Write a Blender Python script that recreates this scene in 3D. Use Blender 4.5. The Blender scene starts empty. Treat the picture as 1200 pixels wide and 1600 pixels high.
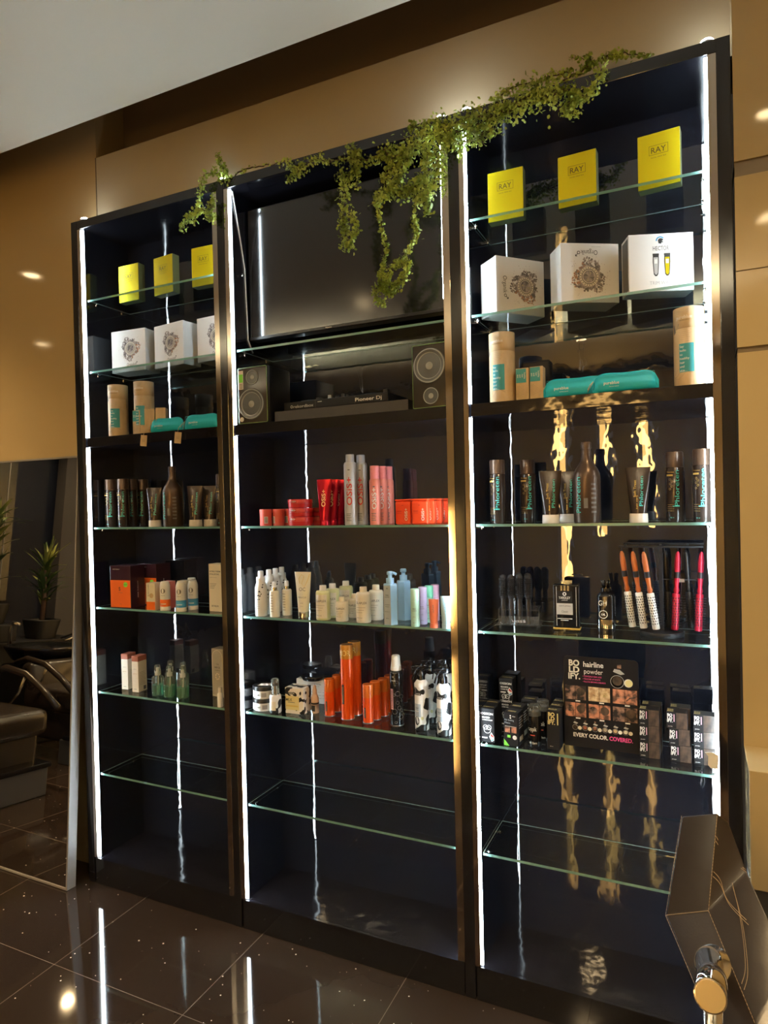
import bpy, bmesh, math, random
from mathutils import Vector, Matrix
random.seed(7)
PI = math.pi
SC = bpy.context.scene
COL = SC.collection

# ------------------------------------------------------------------ camera
CAM = Vector((2.3385, -2.0258, 1.6)); FPX = 1035.585
_y, _p, _r = math.radians(25.158), math.radians(-0.6513), math.radians(-1.3207)
FW = Vector((-math.sin(_y)*math.cos(_p), math.cos(_y)*math.cos(_p), math.sin(_p)))
_rt = Vector((math.cos(_y), math.sin(_y), 0)); _up = _rt.cross(FW)
RT = math.cos(_r)*_rt + math.sin(_r)*_up
UP = -math.sin(_r)*_rt + math.cos(_r)*_up
cd = bpy.data.cameras.new('camera'); cam = bpy.data.objects.new('camera', cd); COL.objects.link(cam)
cd.sensor_fit = 'HORIZONTAL'; cd.sensor_width = 36.0; cd.lens = FPX/1200*36; cd.clip_start = 0.02
m = Matrix((RT, UP, -FW)).transposed().to_4x4(); m.translation = CAM
cam.matrix_world = m
SC.camera = cam

# ------------------------------------------------------------------ world, exposure
w = bpy.data.worlds.new('world'); SC.world = w; w.use_nodes = True
bgn = w.node_tree.nodes['Background']; bgn.inputs[0].default_value = (1.0, 0.8, 0.58, 1); bgn.inputs[1].default_value = 0.05
SC.view_settings.view_transform = 'Standard'; SC.view_settings.look = 'None'
SC.view_settings.gamma = 1; SC.view_settings.use_curve_mapping = False
SC.view_settings.exposure = 0.25
LED_POWER = 58.0        # the white strips in the cabinet
STRIP_END_POWER = 42.0
SPOT_POWER = 120.0       # warm ceiling downlights
WARM = (1.0, 0.66, 0.30)

# ------------------------------------------------------------------ materials
MATS = {}
def mat(name, col=(.5, .5, .5), rough=.4, metal=0., emit=None, power=0., spec=.5, trans=0., coat=0., ior=1.45):
    if name in MATS: return MATS[name]
    mt = bpy.data.materials.new(name); mt.use_nodes = True
    b = mt.node_tree.nodes['Principled BSDF']
    b.inputs['Base Color'].default_value = (*col, 1)
    b.inputs['Roughness'].default_value = rough; b.inputs['Metallic'].default_value = metal
    b.inputs['Specular IOR Level'].default_value = spec; b.inputs['IOR'].default_value = ior
    b.inputs['Transmission Weight'].default_value = trans
    b.inputs['Coat Weight'].default_value = coat; b.inputs['Coat Roughness'].default_value = .04
    if emit:
        b.inputs['Emission Color'].default_value = (*emit, 1); b.inputs['Emission Strength'].default_value = power
    MATS[name] = mt
    return mt
def nodes(mt): return mt.node_tree.nodes, mt.node_tree.links, mt.node_tree.nodes['Principled BSDF']
def add_bump(mt, scale, dist, stretch=(1, 1, 1), detail=2., second=None):
    n, l, b = nodes(mt)
    tc = n.new('ShaderNodeTexCoord'); mp = n.new('ShaderNodeMapping'); mp.inputs['Scale'].default_value = stretch
    ns = n.new('ShaderNodeTexNoise'); ns.inputs['Scale'].default_value = scale; ns.inputs['Detail'].default_value = detail
    bp = n.new('ShaderNodeBump'); bp.inputs['Strength'].default_value = 1; bp.inputs['Distance'].default_value = dist
    l.new(tc.outputs['Object'], mp.inputs[0]); l.new(mp.outputs[0], ns.inputs['Vector'])
    l.new(ns.outputs['Fac'], bp.inputs['Height']); l.new(bp.outputs[0], b.inputs['Normal'])
    if second:
        s2, d2 = second
        n2 = n.new('ShaderNodeTexNoise'); n2.inputs['Scale'].default_value = s2; n2.inputs['Detail'].default_value = 1
        b2 = n.new('ShaderNodeBump'); b2.inputs['Strength'].default_value = 1; b2.inputs['Distance'].default_value = d2
        l.new(mp.outputs[0], n2.inputs['Vector']); l.new(n2.outputs['Fac'], b2.inputs['Height'])
        l.new(bp.outputs[0], b2.inputs['Normal']); l.new(b2.outputs[0], b.inputs['Normal'])
def color_noise(mt, c1, c2, scale, stretch=(1, 1, 1), lo=.35, hi=.65, detail=3):
    n, l, b = nodes(mt)
    tc = n.new('ShaderNodeTexCoord'); mp = n.new('ShaderNodeMapping'); mp.inputs['Scale'].default_value = stretch
    ns = n.new('ShaderNodeTexNoise'); ns.inputs['Scale'].default_value = scale; ns.inputs['Detail'].default_value = detail
    cr = n.new('ShaderNodeValToRGB'); cr.color_ramp.elements[0].position = lo; cr.color_ramp.elements[1].position = hi
    cr.color_ramp.elements[0].color = (*c1, 1); cr.color_ramp.elements[1].color = (*c2, 1)
    l.new(tc.outputs['Object'], mp.inputs[0]); l.new(mp.outputs[0], ns.inputs['Vector'])
    l.new(ns.outputs['Fac'], cr.inputs[0]); l.new(cr.outputs[0], b.inputs['Base Color'])

M_gloss = mat('black_gloss_panel', (.011, .013, .021), .010, spec=.9, coat=.7)
M_gloss.node_tree.nodes['Principled BSDF'].inputs['Coat Roughness'].default_value = .008
add_bump(M_gloss, 6, .0019, (1, 1, .7), 3.2, second=(2.2, .0022))
M_side = mat('black_gloss_side', (.010, .013, .023), .12, spec=.9, coat=.4); add_bump(M_side, 6, .0006, (1, 1, .6), 2)
M_post = mat('black_gloss_front', (.010, .010, .014), .10, spec=.9); add_bump(M_post, 6, .0006, (1, 1, .7), 2)
M_slab = mat('black_gloss_board', (.010, .009, .012), .08, spec=.6); add_bump(M_slab, 9, .0022, (1, 1, 2.5), 2)
M_strip = mat('polished_metal_strip', (.62, .55, .47), .07, 1.); add_bump(M_strip, 5, .0008, (1, 1, .5), 2)
M_led = mat('white_led_diffuser', (.9, .95, 1), .4, emit=(.78, .92, 1.0), power=LED_POWER)
M_strip_end = mat('strip_end_glow_lens', (.9, .95, 1), .4, emit=(.9, .97, 1.0), power=STRIP_END_POWER)
M_chrome = mat('chrome', (.78, .77, .75), .07, 1.)
M_alu = mat('brushed_metal', (.6, .6, .62), .28, 1.)
M_wall = mat('beige_gloss_wall', (.50, .375, .19), .07, spec=.5); add_bump(M_wall, 1.5, .002, (1, 1, 1), 1)
M_bulk = mat('beige_bulkhead', (.47, .40, .27), .5, spec=.3)
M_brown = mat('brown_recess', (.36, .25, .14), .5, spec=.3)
M_pier = mat('beige_gloss_tile', (.50, .40, .22), .06, spec=.6); add_bump(M_pier, 5, .0012, (1, 1, 1), 2)
M_reveal = mat('dark_reveal', (.16, .12, .07), .35)
M_ceil = mat('ceiling_paint', (.75, .72, .61), .6, spec=.25)
M_darkwall = mat('dark_grey_wall', (.006, .008, .016), .5, spec=.2)
M_greywall = mat('grey_brown_panel', (.055, .052, .052), .6)
M_black = mat('black_plastic', (.012, .012, .013), .3)
M_blackgl = mat('black_gloss_plastic', (.008, .008, .01), .08, spec=.6)
M_blackmat = mat('black_matte', (.010, .010, .012), .5, spec=.3)
M_white = mat('white_card', (.80, .80, .78), .45)
M_whitepl = mat('white_plastic', (.82, .83, .80), .3)
M_cream = mat('cream_plastic', (.80, .76, .62), .32)
M_creamcard = mat('cream_card', (.78, .73, .60), .5)
M_ink = mat('black_ink', (.02, .02, .02), .5)
M_inkgrey = mat('grey_ink', (.16, .15, .14), .5)
M_wink = mat('white_ink', (.85, .84, .80), .5)
M_goldbox = mat('gold_foil_card', (.86, .70, .015), .26, .6)
add_bump(M_goldbox, 60, .0004, (1, 1, 1), 2)
M_goldside = mat('olive_card_side', (.14, .15, .06), .5)
M_goldink = mat('brown_gold_ink', (.05, .035, .0), .5)
M_kraft = mat('kraft_card', (.58, .42, .23), .55); color_noise(M_kraft, (.50, .355, .185), (.62, .455, .26), 30, (1, 1, .4))
M_teal = mat('teal_print', (.04, .32, .36), .5)
M_pouch = mat('teal_fabric', (.008, .46, .60), .5); add_bump(M_pouch, 25, .003, (1, 1, 1), 2)
M_seam = mat('teal_seam', (.01, .36, .40), .5)
M_twine = mat('twine', (.55, .45, .30), .8)
M_brownbot = mat('brown_black_bottle', (.045, .032, .026), .22, .25, coat=.3)
M_brownsat = mat('satin_brown_bottle', (.10, .065, .045), .3, .5)
M_tealink = mat('teal_ink', (.08, .62, .58), .5)
M_goldink2 = mat('gold_ink', (.75, .55, .15), .35, .4)
M_clearcap = mat('frosted_cap', (.78, .75, .68), .25)
M_red = mat('red_plastic', (.55, .02, .02), .3)
M_redmet = mat('red_metallic', (.50, .008, .03), .22, .6)
M_redlab = mat('faded_red_label', (.70, .12, .09), .45)
M_redink = mat('red_ink', (.62, .04, .03), .4)
M_silver = mat('silver_can', (.50, .50, .49), .4, .15)
M_silvercap = mat('silver_cap', (.45, .45, .46), .35, .3)
M_pink = mat('salmon_can', (.80, .26, .20), .35, .1)
M_pinkcap = mat('pink_cap', (.80, .24, .24), .35)
M_orred = mat('orange_red_tin', (.90, .075, .02), .3)
M_orange = mat('orange_card', (.90, .17, .02), .35)
M_orangecan = mat('orange_can', (.88, .10, .01), .2, .2, coat=.5)
M_amber = mat('amber_cap', (.62, .13, .015), .2, coat=.4)
M_amberd = mat('dark_amber_cap', (.50, .20, .02), .15, coat=.5)
M_bluelab = mat('blue_label', (.06, .32, .58), .4)
M_plum = mat('plum_black_card', (.035, .012, .022), .25)
M_greenliq = mat('green_liquid', (.20, .75, .50), .08, trans=.75)
M_clear = mat('clear_plastic', (.85, .92, .90), .06, trans=.92, ior=1.3)
M_acryl = mat('acrylic', (.9, .93, .93), .04, trans=.96, ior=1.35)
M_brcap = mat('brown_carton_top', (.36, .12, .07), .45)
M_taupe = mat('taupe_card', (.42, .37, .27), .4)
M_olive = mat('yellow_green_plastic', (.68, .68, .36), .28)
M_paleblue = mat('pale_blue_plastic', (.32, .56, .80), .28)
M_greyblue = mat('grey_blue_label', (.42, .50, .58), .35)
M_mint = mat('mint_plastic', (.50, .80, .66), .3)
M_mintcap = mat('green_cap', (.22, .70, .48), .3)
M_lilac = mat('lilac_plastic', (.55, .46, .70), .3)
M_rose = mat('rose_plastic', (.74, .42, .56), .3)
M_coral = mat('coral_plastic', (.85, .23, .13), .35)
M_ltblue = mat('light_blue_tube', (.42, .68, .85), .3)
M_yellow = mat('yellow_label', (.80, .68, .30), .45)
M_tanbot = mat('pinkish_tan_plastic', (.62, .45, .34), .35)
M_photo1 = mat('photo_skin_tone', (.55, .22, .12), .5); color_noise(M_photo1, (.10, .05, .035), (.62, .26, .15), 45, (1, 1, 1), .42, .58)
M_photo2 = mat('photo_blond_tone', (.7, .55, .3), .5); color_noise(M_photo2, (.45, .26, .12), (.78, .62, .38), 60, (1, 1, 1), .4, .6)
M_photo3 = mat('photo_hair_tone', (.08, .05, .04), .5); color_noise(M_photo3, (.015, .012, .012), (.42, .24, .17), 40, (1, 1, 1), .45, .65)
M_hair = mat('printed_brown_hair', (.06, .04, .03), .3); color_noise(M_hair, (.012, .010, .010), (.13, .085, .06), 40, (1, 1, .5), .35, .7)
M_magenta = mat('pink_ink', (.85, .10, .35), .4)
M_handle = mat('orange_brown_handle', (.50, .13, .03), .2, coat=.5)
M_redbr = mat('red_barrel', (.42, .015, .04), .3, .4)
M_bark = mat('vine_stem', (.10, .075, .035), .8)
M_leaf = mat('vine_leaf', (.18, .30, .03), .5); color_noise(M_leaf, (.20, .29, .03), (.52, .62, .12), 14)
M_leather = mat('black_leather', (.026, .019, .015), .27, spec=.6); add_bump(M_leather, 8, .0022, (1, 1, 1), 2, second=(190, .00012))
M_thread = mat('tan_thread', (.50, .36, .20), .7)
M_window = mat('dark_window_glass', (.02, .022, .022), .25)
M_scuff = mat('scuffed_chrome', (.36, .31, .22), .35, 1.)
M_card = mat('black_display_card', (.007, .007, .010), .45, spec=.3)
M_mirror = mat('mirror_glass', (.80, .80, .80), .0, 1.)
M_mframe = mat('pale_rose_frame', (.24, .225, .215), .45)
M_screen = mat('tv_screen', (.012, .0095, .008), .12, spec=.9)
M_yucca = mat('yucca_leaf', (.10, .16, .04), .4); color_noise(M_yucca, (.05, .09, .03), (.42, .42, .08), 3, (1, 1, 1), .45, .7)
M_trunk = mat('yucca_trunk', (.10, .06, .04), .8)
M_pot = mat('dark_pot', (.012, .011, .010), .5)
M_concrete = mat('dark_grey_stone', (.07, .068, .066), .5)
M_green = mat('green_sticker', (.25, .85, .10), .5)
M_spkgreen = mat('green_trim', (.25, .42, .14), .35)
M_cone = mat('speaker_cone', (.10, .11, .12), .22)
M_conelight = mat('speaker_dome_highlight', (.38, .41, .43), .28)  # pale tone puts highlights into the colour of the surround rings and dome
M_spkfront = mat('speaker_front', (.040, .034, .028), .2)
M_darkboard = mat('riser_board', (.035, .030, .028), .35)
M_flowergrey = mat('floral_print', (.30, .27, .27), .6); color_noise(M_flowergrey, (.13, .12, .13), (.50, .43, .40), 70)
M_flowerbr = mat('floral_print_brown', (.45, .25, .15), .6)
M_warmstrip = mat('warm_strip_diffuser', (1, .8, .5), .4, emit=(1., .56, .16), power=30)
M_downlens = mat('downlight_lens', (1, .9, .7), .4, emit=(1, .74, .40), power=30)
M_uplens = mat('fill_uplight_diffuser', (1, .95, .85), .4, emit=(1, .85, .62), power=220)
M_linlens = mat('fill_lower_diffuser', (1, .9, .8), .4, emit=(1, .80, .52), power=30)

# thin glass: mostly clear with a fresnel reflection
def glass_mat(name, tint):
    mt = bpy.data.materials.new(name); mt.use_nodes = True; n = mt.node_tree.nodes; l = mt.node_tree.links
    for q in list(n): n.remove(q)
    o = n.new('ShaderNodeOutputMaterial'); mx = n.new('ShaderNodeMixShader'); t = n.new('ShaderNodeBsdfTransparent')
    g = n.new('ShaderNodeBsdfGlossy'); f = n.new('ShaderNodeFresnel'); f.inputs[0].default_value = 1.5
    t.inputs[0].default_value = (*tint, 1); g.inputs['Roughness'].default_value = .02
    ge = n.new('ShaderNodeNewGeometry'); ma = n.new('ShaderNodeMath'); ma.operation = 'MULTIPLY_ADD'; ma.inputs[1].default_value = -(1.5-1/1.5); ma.inputs[2].default_value = 1.5
    l.new(ge.outputs['Backfacing'], ma.inputs[0]); l.new(ma.outputs[0], f.inputs[0])
    l.new(f.outputs[0], mx.inputs[0]); l.new(t.outputs[0], mx.inputs[1]); l.new(g.outputs[0], mx.inputs[2]); l.new(mx.outputs[0], o.inputs[0])
    MATS[name] = mt; return mt
M_glass = glass_mat('shelf_glass', (.90, .965, .95))
M_gedge2 = mat('pale_glass_line', (.45, .60, .56), .2)
M_gedge = mat('green_glass_edge', (.20, .42, .37), .15, trans=.25)
# cow print
def cow_mat(name, base, scale):
    mt = mat(name, base, .3); n, l, b = nodes(mt)
    tc = n.new('ShaderNodeTexCoord'); ns = n.new('ShaderNodeTexNoise'); ns.inputs['Scale'].default_value = scale; ns.inputs['Detail'].default_value = .6
    cr = n.new('ShaderNodeValToRGB'); cr.color_ramp.interpolation = 'CONSTANT'
    cr.color_ramp.elements[0].color = (*base, 1); cr.color_ramp.elements[1].position = .545; cr.color_ramp.elements[1].color = (.012, .012, .012, 1)
    l.new(tc.outputs['Object'], ns.inputs['Vector']); l.new(ns.outputs['Fac'], cr.inputs[0]); l.new(cr.outputs[0], b.inputs['Base Color'])
    return mt
M_cow = cow_mat('cow_print_card', (.84, .78, .68), 48)
M_cow2 = cow_mat('cow_print_bottle', (.84, .86, .84), 26)
# floor: dark speckled tiles with grout
def floor_mat():
    mt = mat('dark_speckled_tile', (.03, .02, .015), .10, spec=.55); n, l, b = nodes(mt)
    tc = n.new('ShaderNodeTexCoord'); sp = n.new('ShaderNodeSeparateXYZ'); l.new(tc.outputs['Object'], sp.inputs[0])
    def M(op, a, bb=None, c=None):
        q = n.new('ShaderNodeMath'); q.operation = op
        for i, v in enumerate((a, bb, c)):
            if v is None: continue
            if isinstance(v, (int, float)): q.inputs[i].default_value = v
            else: l.new(v, q.inputs[i])
        return q.outputs[0]
    lines = []
    for ax, off in (('X', .26), ('Y', -.431)):
        q = M('SUBTRACT', sp.outputs[ax], off); q = M('DIVIDE', q, .585); q = M('ADD', q, 100.5); q = M('FRACT', q)
        q = M('SUBTRACT', q, .5); q = M('ABSOLUTE', q); lines.append(M('LESS_THAN', q, .0018))
    g = M('MAXIMUM', *lines)
    vo = n.new('ShaderNodeTexVoronoi'); vo.inputs['Scale'].default_value = 42; l.new(tc.outputs['Object'], vo.inputs['Vector'])
    cs = n.new('ShaderNodeSeparateColor'); l.new(vo.outputs['Color'], cs.inputs[0])
    sz = M('MULTIPLY', cs.outputs[1], .13)
    spk = M('MULTIPLY', M('LESS_THAN', vo.outputs['Distance'], sz), M('GREATER_THAN', cs.outputs[0], .5))
    ns = n.new('ShaderNodeTexNoise'); ns.inputs['Scale'].default_value = 2.2; ns.inputs['Detail'].default_value = 5; l.new(tc.outputs['Object'], ns.inputs['Vector'])
    cr = n.new('ShaderNodeValToRGB'); cr.color_ramp.elements[0].color = (.020, .013, .010, 1); cr.color_ramp.elements[1].color = (.042, .028, .020, 1)
    l.new(ns.outputs['Fac'], cr.inputs[0])
    def mix(f, a, col):
        q = n.new('ShaderNodeMix'); q.data_type = 'RGBA'; l.new(f, q.inputs[0]); l.new(a, q.inputs[6]); q.inputs[7].default_value = (*col, 1); return q.outputs[2]
    c = mix(spk, cr.outputs[0], (.9, .85, .8)); c = mix(g, c, (.15, .115, .085)); l.new(c, b.inputs['Base Color'])
    r = M('ADD', M('MULTIPLY', g, .5), .055); l.new(r, b.inputs['Roughness'])
    return mt
M_floor = floor_mat()

# ------------------------------------------------------------------ mesh building
TEXTS = {}
def text_mesh(s, bold):
    k = (s, bold)
    if k not in TEXTS:
        cu = bpy.data.curves.new('t', 'FONT'); cu.body = s; cu.size = 1; cu.offset = bold; cu.resolution_u = 3; cu.align_x = 'CENTER'
        o = bpy.data.objects.new('t', cu); COL.objects.link(o)
        dg = bpy.context.evaluated_depsgraph_get(); me = bpy.data.meshes.new_from_object(o.evaluated_get(dg))
        vs = [v.co.copy() for v in me.vertices]; fs = [list(p.vertices) for p in me.polygons]
        bpy.data.objects.remove(o); bpy.data.curves.remove(cu); bpy.data.meshes.remove(me)
        if vs:
            x0 = min(v.x for v in vs); x1 = max(v.x for v in vs); xm = (x0+x1)/2
            vs = [Vector((v.x-xm, v.y, 0)) for v in vs]; wd = x1-x0
        else: wd = 1
        TEXTS[k] = (vs, fs, wd)
    return TEXTS[k]

class MB:
    def __init__(s): s.v = []; s.f = []; s.mi = []; s.sm = []; s.mats = []; s.T = Matrix.Identity(4)
    def m(s, mt):
        if mt not in s.mats: s.mats.append(mt)
        return s.mats.index(mt)
    def add(s, vs, fs, mt, smooth=False):
        b = len(s.v); T = s.T; s.v += [tuple(T @ Vector(v)) for v in vs]
        fl = T.determinant() < 0
        for i, f in enumerate(fs):
            s.f.append([b+j for j in (reversed(f) if fl else f)])
            s.mi.append(s.m(mt[i] if isinstance(mt, list) else mt)); s.sm.append(smooth)
    def box(s, x0, x1, y0, y1, z0, z1, mt, bev=0., seg=2):
        bm = bmesh.new(); bmesh.ops.create_cube(bm, size=1)
        for v in bm.verts: v.co = Vector(((x0+x1)/2+v.co.x*(x1-x0), (y0+y1)/2+v.co.y*(y1-y0), (z0+z1)/2+v.co.z*(z1-z0)))
        if bev > 0: bmesh.ops.bevel(bm, geom=bm.edges[:], offset=bev, segments=seg, profile=.5, affect='EDGES')
        bm.verts.index_update()
        s.add([v.co for v in bm.verts], [[v.index for v in f.verts] for f in bm.faces], mt, bev > 0 and seg > 2); bm.free()
    def loft(s, secs, mt, n=2., seg=28, caps=True, cx=0, cy=0, smooth=True):
        # secs: (z, rx, ry[, material])
        vs = []; fs = []; ms = []
        for q in secs:
            for i in range(seg):
                a = 2*PI*(i+.5)/seg; c, d = math.cos(a), math.sin(a)
                k = 1/((abs(c)**n+abs(d)**n)**(1/n)) if n != 2 else 1
                vs.append((cx+q[1]*c*k, cy+q[2]*d*k, q[0]))
        for j in range(len(secs)-1):
            mm = secs[j][3] if len(secs[j]) > 3 else mt
            for i in range(seg):
                fs.append([j*seg+i, j*seg+(i+1) % seg, (j+1)*seg+(i+1) % seg, (j+1)*seg+i]); ms.append(mm)
        s.add(vs, fs, ms, smooth)
        if caps:
            s.add(vs[:seg], [list(range(seg-1, -1, -1))], ms[0]); s.add(vs[-seg:], [list(range(seg))], ms[-1])
    def tube(s, pts, r, mt, seg=8, taper=None):
        pts = [Vector(p) for p in pts]; vs = []; fs = []; prev = None; k = len(pts)
        for i, p in enumerate(pts):
            d = (pts[min(i+1, k-1)]-pts[max(i-1, 0)]).normalized()
            if prev is None: a = d.orthogonal().normalized()
            else: a = (prev-d*prev.dot(d)); a = a.normalized() if a.length > 1e-6 else d.orthogonal().normalized()
            prev = a; b = d.cross(a); rr = r if taper is None else r+(taper-r)*i/(k-1)
            for j in range(seg):
                t = 2*PI*j/seg; vs.append(p+(a*math.cos(t)+b*math.sin(t))*rr)
        for i in range(k-1):
            for j in range(seg): fs.append([i*seg+j, i*seg+(j+1) % seg, (i+1)*seg+(j+1) % seg, (i+1)*seg+j])
        fs.append(list(range(seg-1, -1, -1))); fs.append([(k-1)*seg+j for j in range(seg)])
        s.add(vs, fs, mt, True)
    def prism(s, poly, z0, z1, mt):     # polygon in xz laid at y=z0..z1
        k = len(poly); vs = [(x, z0, z) for x, z in poly]+[(x, z1, z) for x, z in poly]
        fs = [list(range(k)), list(range(2*k-1, k-1, -1))]+[[i+k, (i+1) % k+k, (i+1) % k, i] for i in range(k)]
        s.add(vs, fs, mt)
    def quad(s, x0, x1, z0, z1, y, mt, r=None):      # printed patch on a front face, or round a cylinder of radius r
        k = 1 if r is None else 8; vs = []; fs = []
        for i in range(k+1):
            x = x0+(x1-x0)*i/k
            for z in (z0, z1): vs.append((x, y, z) if r is None else (r*math.sin(x/r), -r*math.cos(x/r)+y, z))
        for i in range(k): fs.append([2*i, 2*i+2, 2*i+3, 2*i+1])
        s.add(vs, fs, mt)
    def disc(s, x, z, r, y, mt, seg=20, r2=None):
        if r2 is None: s.add([(x+r*math.cos(2*PI*i/seg), y, z+r*math.sin(2*PI*i/seg)) for i in range(seg)], [list(range(seg))], mt)
        else:
            vs = [(x+q*math.cos(2*PI*i/seg), y, z+q*math.sin(2*PI*i/seg)) for q in (r, r2) for i in range(seg)]
            s.add(vs, [[i, (i+1) % seg, (i+1) % seg+seg, i+seg] for i in range(seg)], mt)
    def text(s, t, x, z, h, y, mt, width=None, rot=0, bold=0., r=None, align='c'):
        vs, fs, wd = text_mesh(t, bold); k = h/.72; kx = k if width is None else width/wd
        c, d = math.cos(rot), math.sin(rot); out = []
        sh = {'c': 0, 'l': wd*kx/2, 'r': -wd*kx/2}[align]
        for v in vs:
            a, b = v.x*kx+sh, v.y*k-h/2; u, q = a*c-b*d, a*d+b*c; u += x; q += z
            out.append((u, y, q) if r is None else (r*math.sin(u/r), -r*math.cos(u/r)+y, q))
        s.add(out, fs, mt)
    def build(s, name, parent=None, label=None):
        me = bpy.data.meshes.new(name); me.from_pydata(s.v, [], s.f); me.validate()
        for mt in s.mats: me.materials.append(mt)
        if len(me.polygons) == len(s.mi):
            me.polygons.foreach_set('material_index', s.mi); me.polygons.foreach_set('use_smooth', s.sm)
        o = bpy.data.objects.new(name, me); COL.objects.link(o)
        if parent: o.parent = parent
        if label: o['label'] = label
        return o

def mesh(name, parent, fn, label=None):
    b = MB(); fn(b); return b.build(name, parent, label)
def tag(o, label, cat, group=None):
    o['label'] = label; o['category'] = cat
    if group: o['group'] = group
    return o
def thing(name, label=None, cat=None, loc=(0, 0, 0), rz=0, group=None):
    o = bpy.data.objects.new(name, None); COL.objects.link(o); o.location = loc; o.rotation_euler = (0, 0, math.radians(rz)); o.empty_display_size = .02
    o['category'] = cat or name.replace('_', ' ')
    if label: o['label'] = label
    if group: o['group'] = group
    return o
def kids(o): return [c for c in COL.objects if c.parent == o]
def dup(root, loc, rz=0, label=None, group=None, scale=None):
    r = root.copy(); COL.objects.link(r); r.location = loc; r.rotation_euler = (0, 0, math.radians(rz))
    if label: r['label'] = label
    if group: r['group'] = group
    if scale: r.scale = scale
    for ch in kids(root):
        c = ch.copy(); COL.objects.link(c); c.parent = r
        for g in kids(ch):
            d = g.copy(); COL.objects.link(d); d.parent = c
    return r
def struct(o): o['kind'] = 'structure'; return o
def place(root, items, group=None, cat=None):
    """first item moves the prototype, the rest are copies; item = (x, y, z, rz, label)"""
    out = []
    for i, it in enumerate(items):
        x, y, z, rz, lab = it[:5]
        if i == 0: o = root
        else: o = dup(root, (x, y, z), rz)
        o.location = (x, y, z); o.rotation_euler = (0, 0, math.radians(rz)); o['label'] = lab
        if len(items) > 1 and group: o['group'] = group
        out.append(o)
    return out
def Ry(a): return Matrix.Rotation(math.radians(a), 4, 'Y')
def Rx(a): return Matrix.Rotation(math.radians(a), 4, 'X')
def Rz(a): return Matrix.Rotation(math.radians(a), 4, 'Z')
def Tr(x, y, z): return Matrix.Translation((x, y, z))
FRONT = Rx(90)          # turns a lathe's axis (z) towards -y
def at(px, py, Y):      # where the line of sight through a photo pixel meets the plane y = Y
    d = FW+RT*((px-600)/FPX)+UP*((800-py)/FPX); t = (Y-CAM.y)/d.y; return CAM+d*t
def atd(px, py, depth):
    d = FW+RT*((px-600)/FPX)+UP*((800-py)/FPX); return CAM+d*depth

# ------------------------------------------------------------------ ceiling downlights of the salon, then added uplights
def downlight(x, y, z, label, power=1):
    t = thing('downlight', label, 'ceiling light', (x, y, z), 0, 'warm round downlights in the ceiling')
    mesh('frame', t, lambda b: b.loft([(-.004, .045, .045), (-.004, .056, .056), (0, .058, .058), (0, .045, .045)], M_alu, seg=24, caps=False))
    mesh('lens', t, lambda b: b.loft([(-.003, .044, .044), (0, .044, .044)], M_downlens, seg=24))
    ld = bpy.data.lights.new('lamp', 'SPOT'); ld.energy = power; ld.color = (1, .70, .36); ld.spot_size = math.radians(125); ld.spot_blend = .8; ld.shadow_soft_size = .045
    lo = bpy.data.objects.new('lamp', ld); COL.objects.link(lo); lo.parent = t; lo.location = (0, 0, -.012)
for (x, y, pw, lab) in [(-1.43, -.65, 1.1, 'warm ceiling downlight nearest the tall floor mirror'),
                    (-2.9, -1.85, 1., 'warm ceiling downlight over the hair wash chairs'),
                    (.14, -2.19, .5, 'warm ceiling downlight mirrored in the television screen'),
                    (2.62, -1.0, .8, 'warm ceiling downlight closest to the beige tiled pier'),
                    (2.72, -2.15, .6, 'warm ceiling downlight just behind the photographer on the right'),
                    (-1.4, -3.6, .8, 'warm ceiling downlight in the left rear of the room'),
                    (1.4, -3.9, .8, 'warm ceiling downlight in the right rear of the room')]:
    downlight(x, y, 3.1, lab, SPOT_POWER*pw)
for x, lab in ((-1.0, 'left added uplight bar, unseen, brightening the ceiling from the back of the room'), (2.0, 'right added uplight bar, unseen, brightening the ceiling from the back of the room')):
    t = thing('fill_uplight', lab, 'added fill light', (x, -3.1, 2.62), 0, 'added unseen uplight bars for the ceiling')  # unseen uplight bars, added to brighten the ceiling
    mesh('housing', t, lambda b: (b.box(-.7, .7, -.05, .05, -.02, -.012, M_black, .002), b.box(-.7, .7, -.05, -.045, -.012, .035, M_black), b.box(-.7, .7, .045, .05, -.012, .035, M_black), b.box(-.7, -.695, -.045, .045, -.012, .035, M_black), b.box(.695, .7, -.045, .045, -.012, .035, M_black)))
    mesh('upper_diffuser', t, lambda b: b.box(-.69, .69, -.044, .044, -.011, .004, M_uplens))
    for s in (-.5, .5): mesh('cable', t, lambda b: b.tube([(s, 0, .02), (s, 0, .48)], .002, M_black, 6))

# ------------------------------------------------------------------ room shell
RX0, RX1, RY0 = -3.6, 4.2, -5.2
ZC = 3.1; YE = -.174
struct(mesh('floor', None, lambda b: b.box(RX0-.2, RX1+.2, RY0-.2, .6, -.1, 0, M_floor)))
struct(mesh('ceiling', None, lambda b: b.box(RX0-.2, RX1+.2, RY0-.2, YE, ZC, ZC+.08, M_ceil)))
struct(mesh('ceiling', None, lambda b: (b.box(RX0-.2, RX1+.2, YE-.1, .6, 3.75, 3.8, M_brown), b.box(RX0-.2, RX1+.2, YE-.12, YE-.06, 3.18, 3.75, M_brown))))
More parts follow.
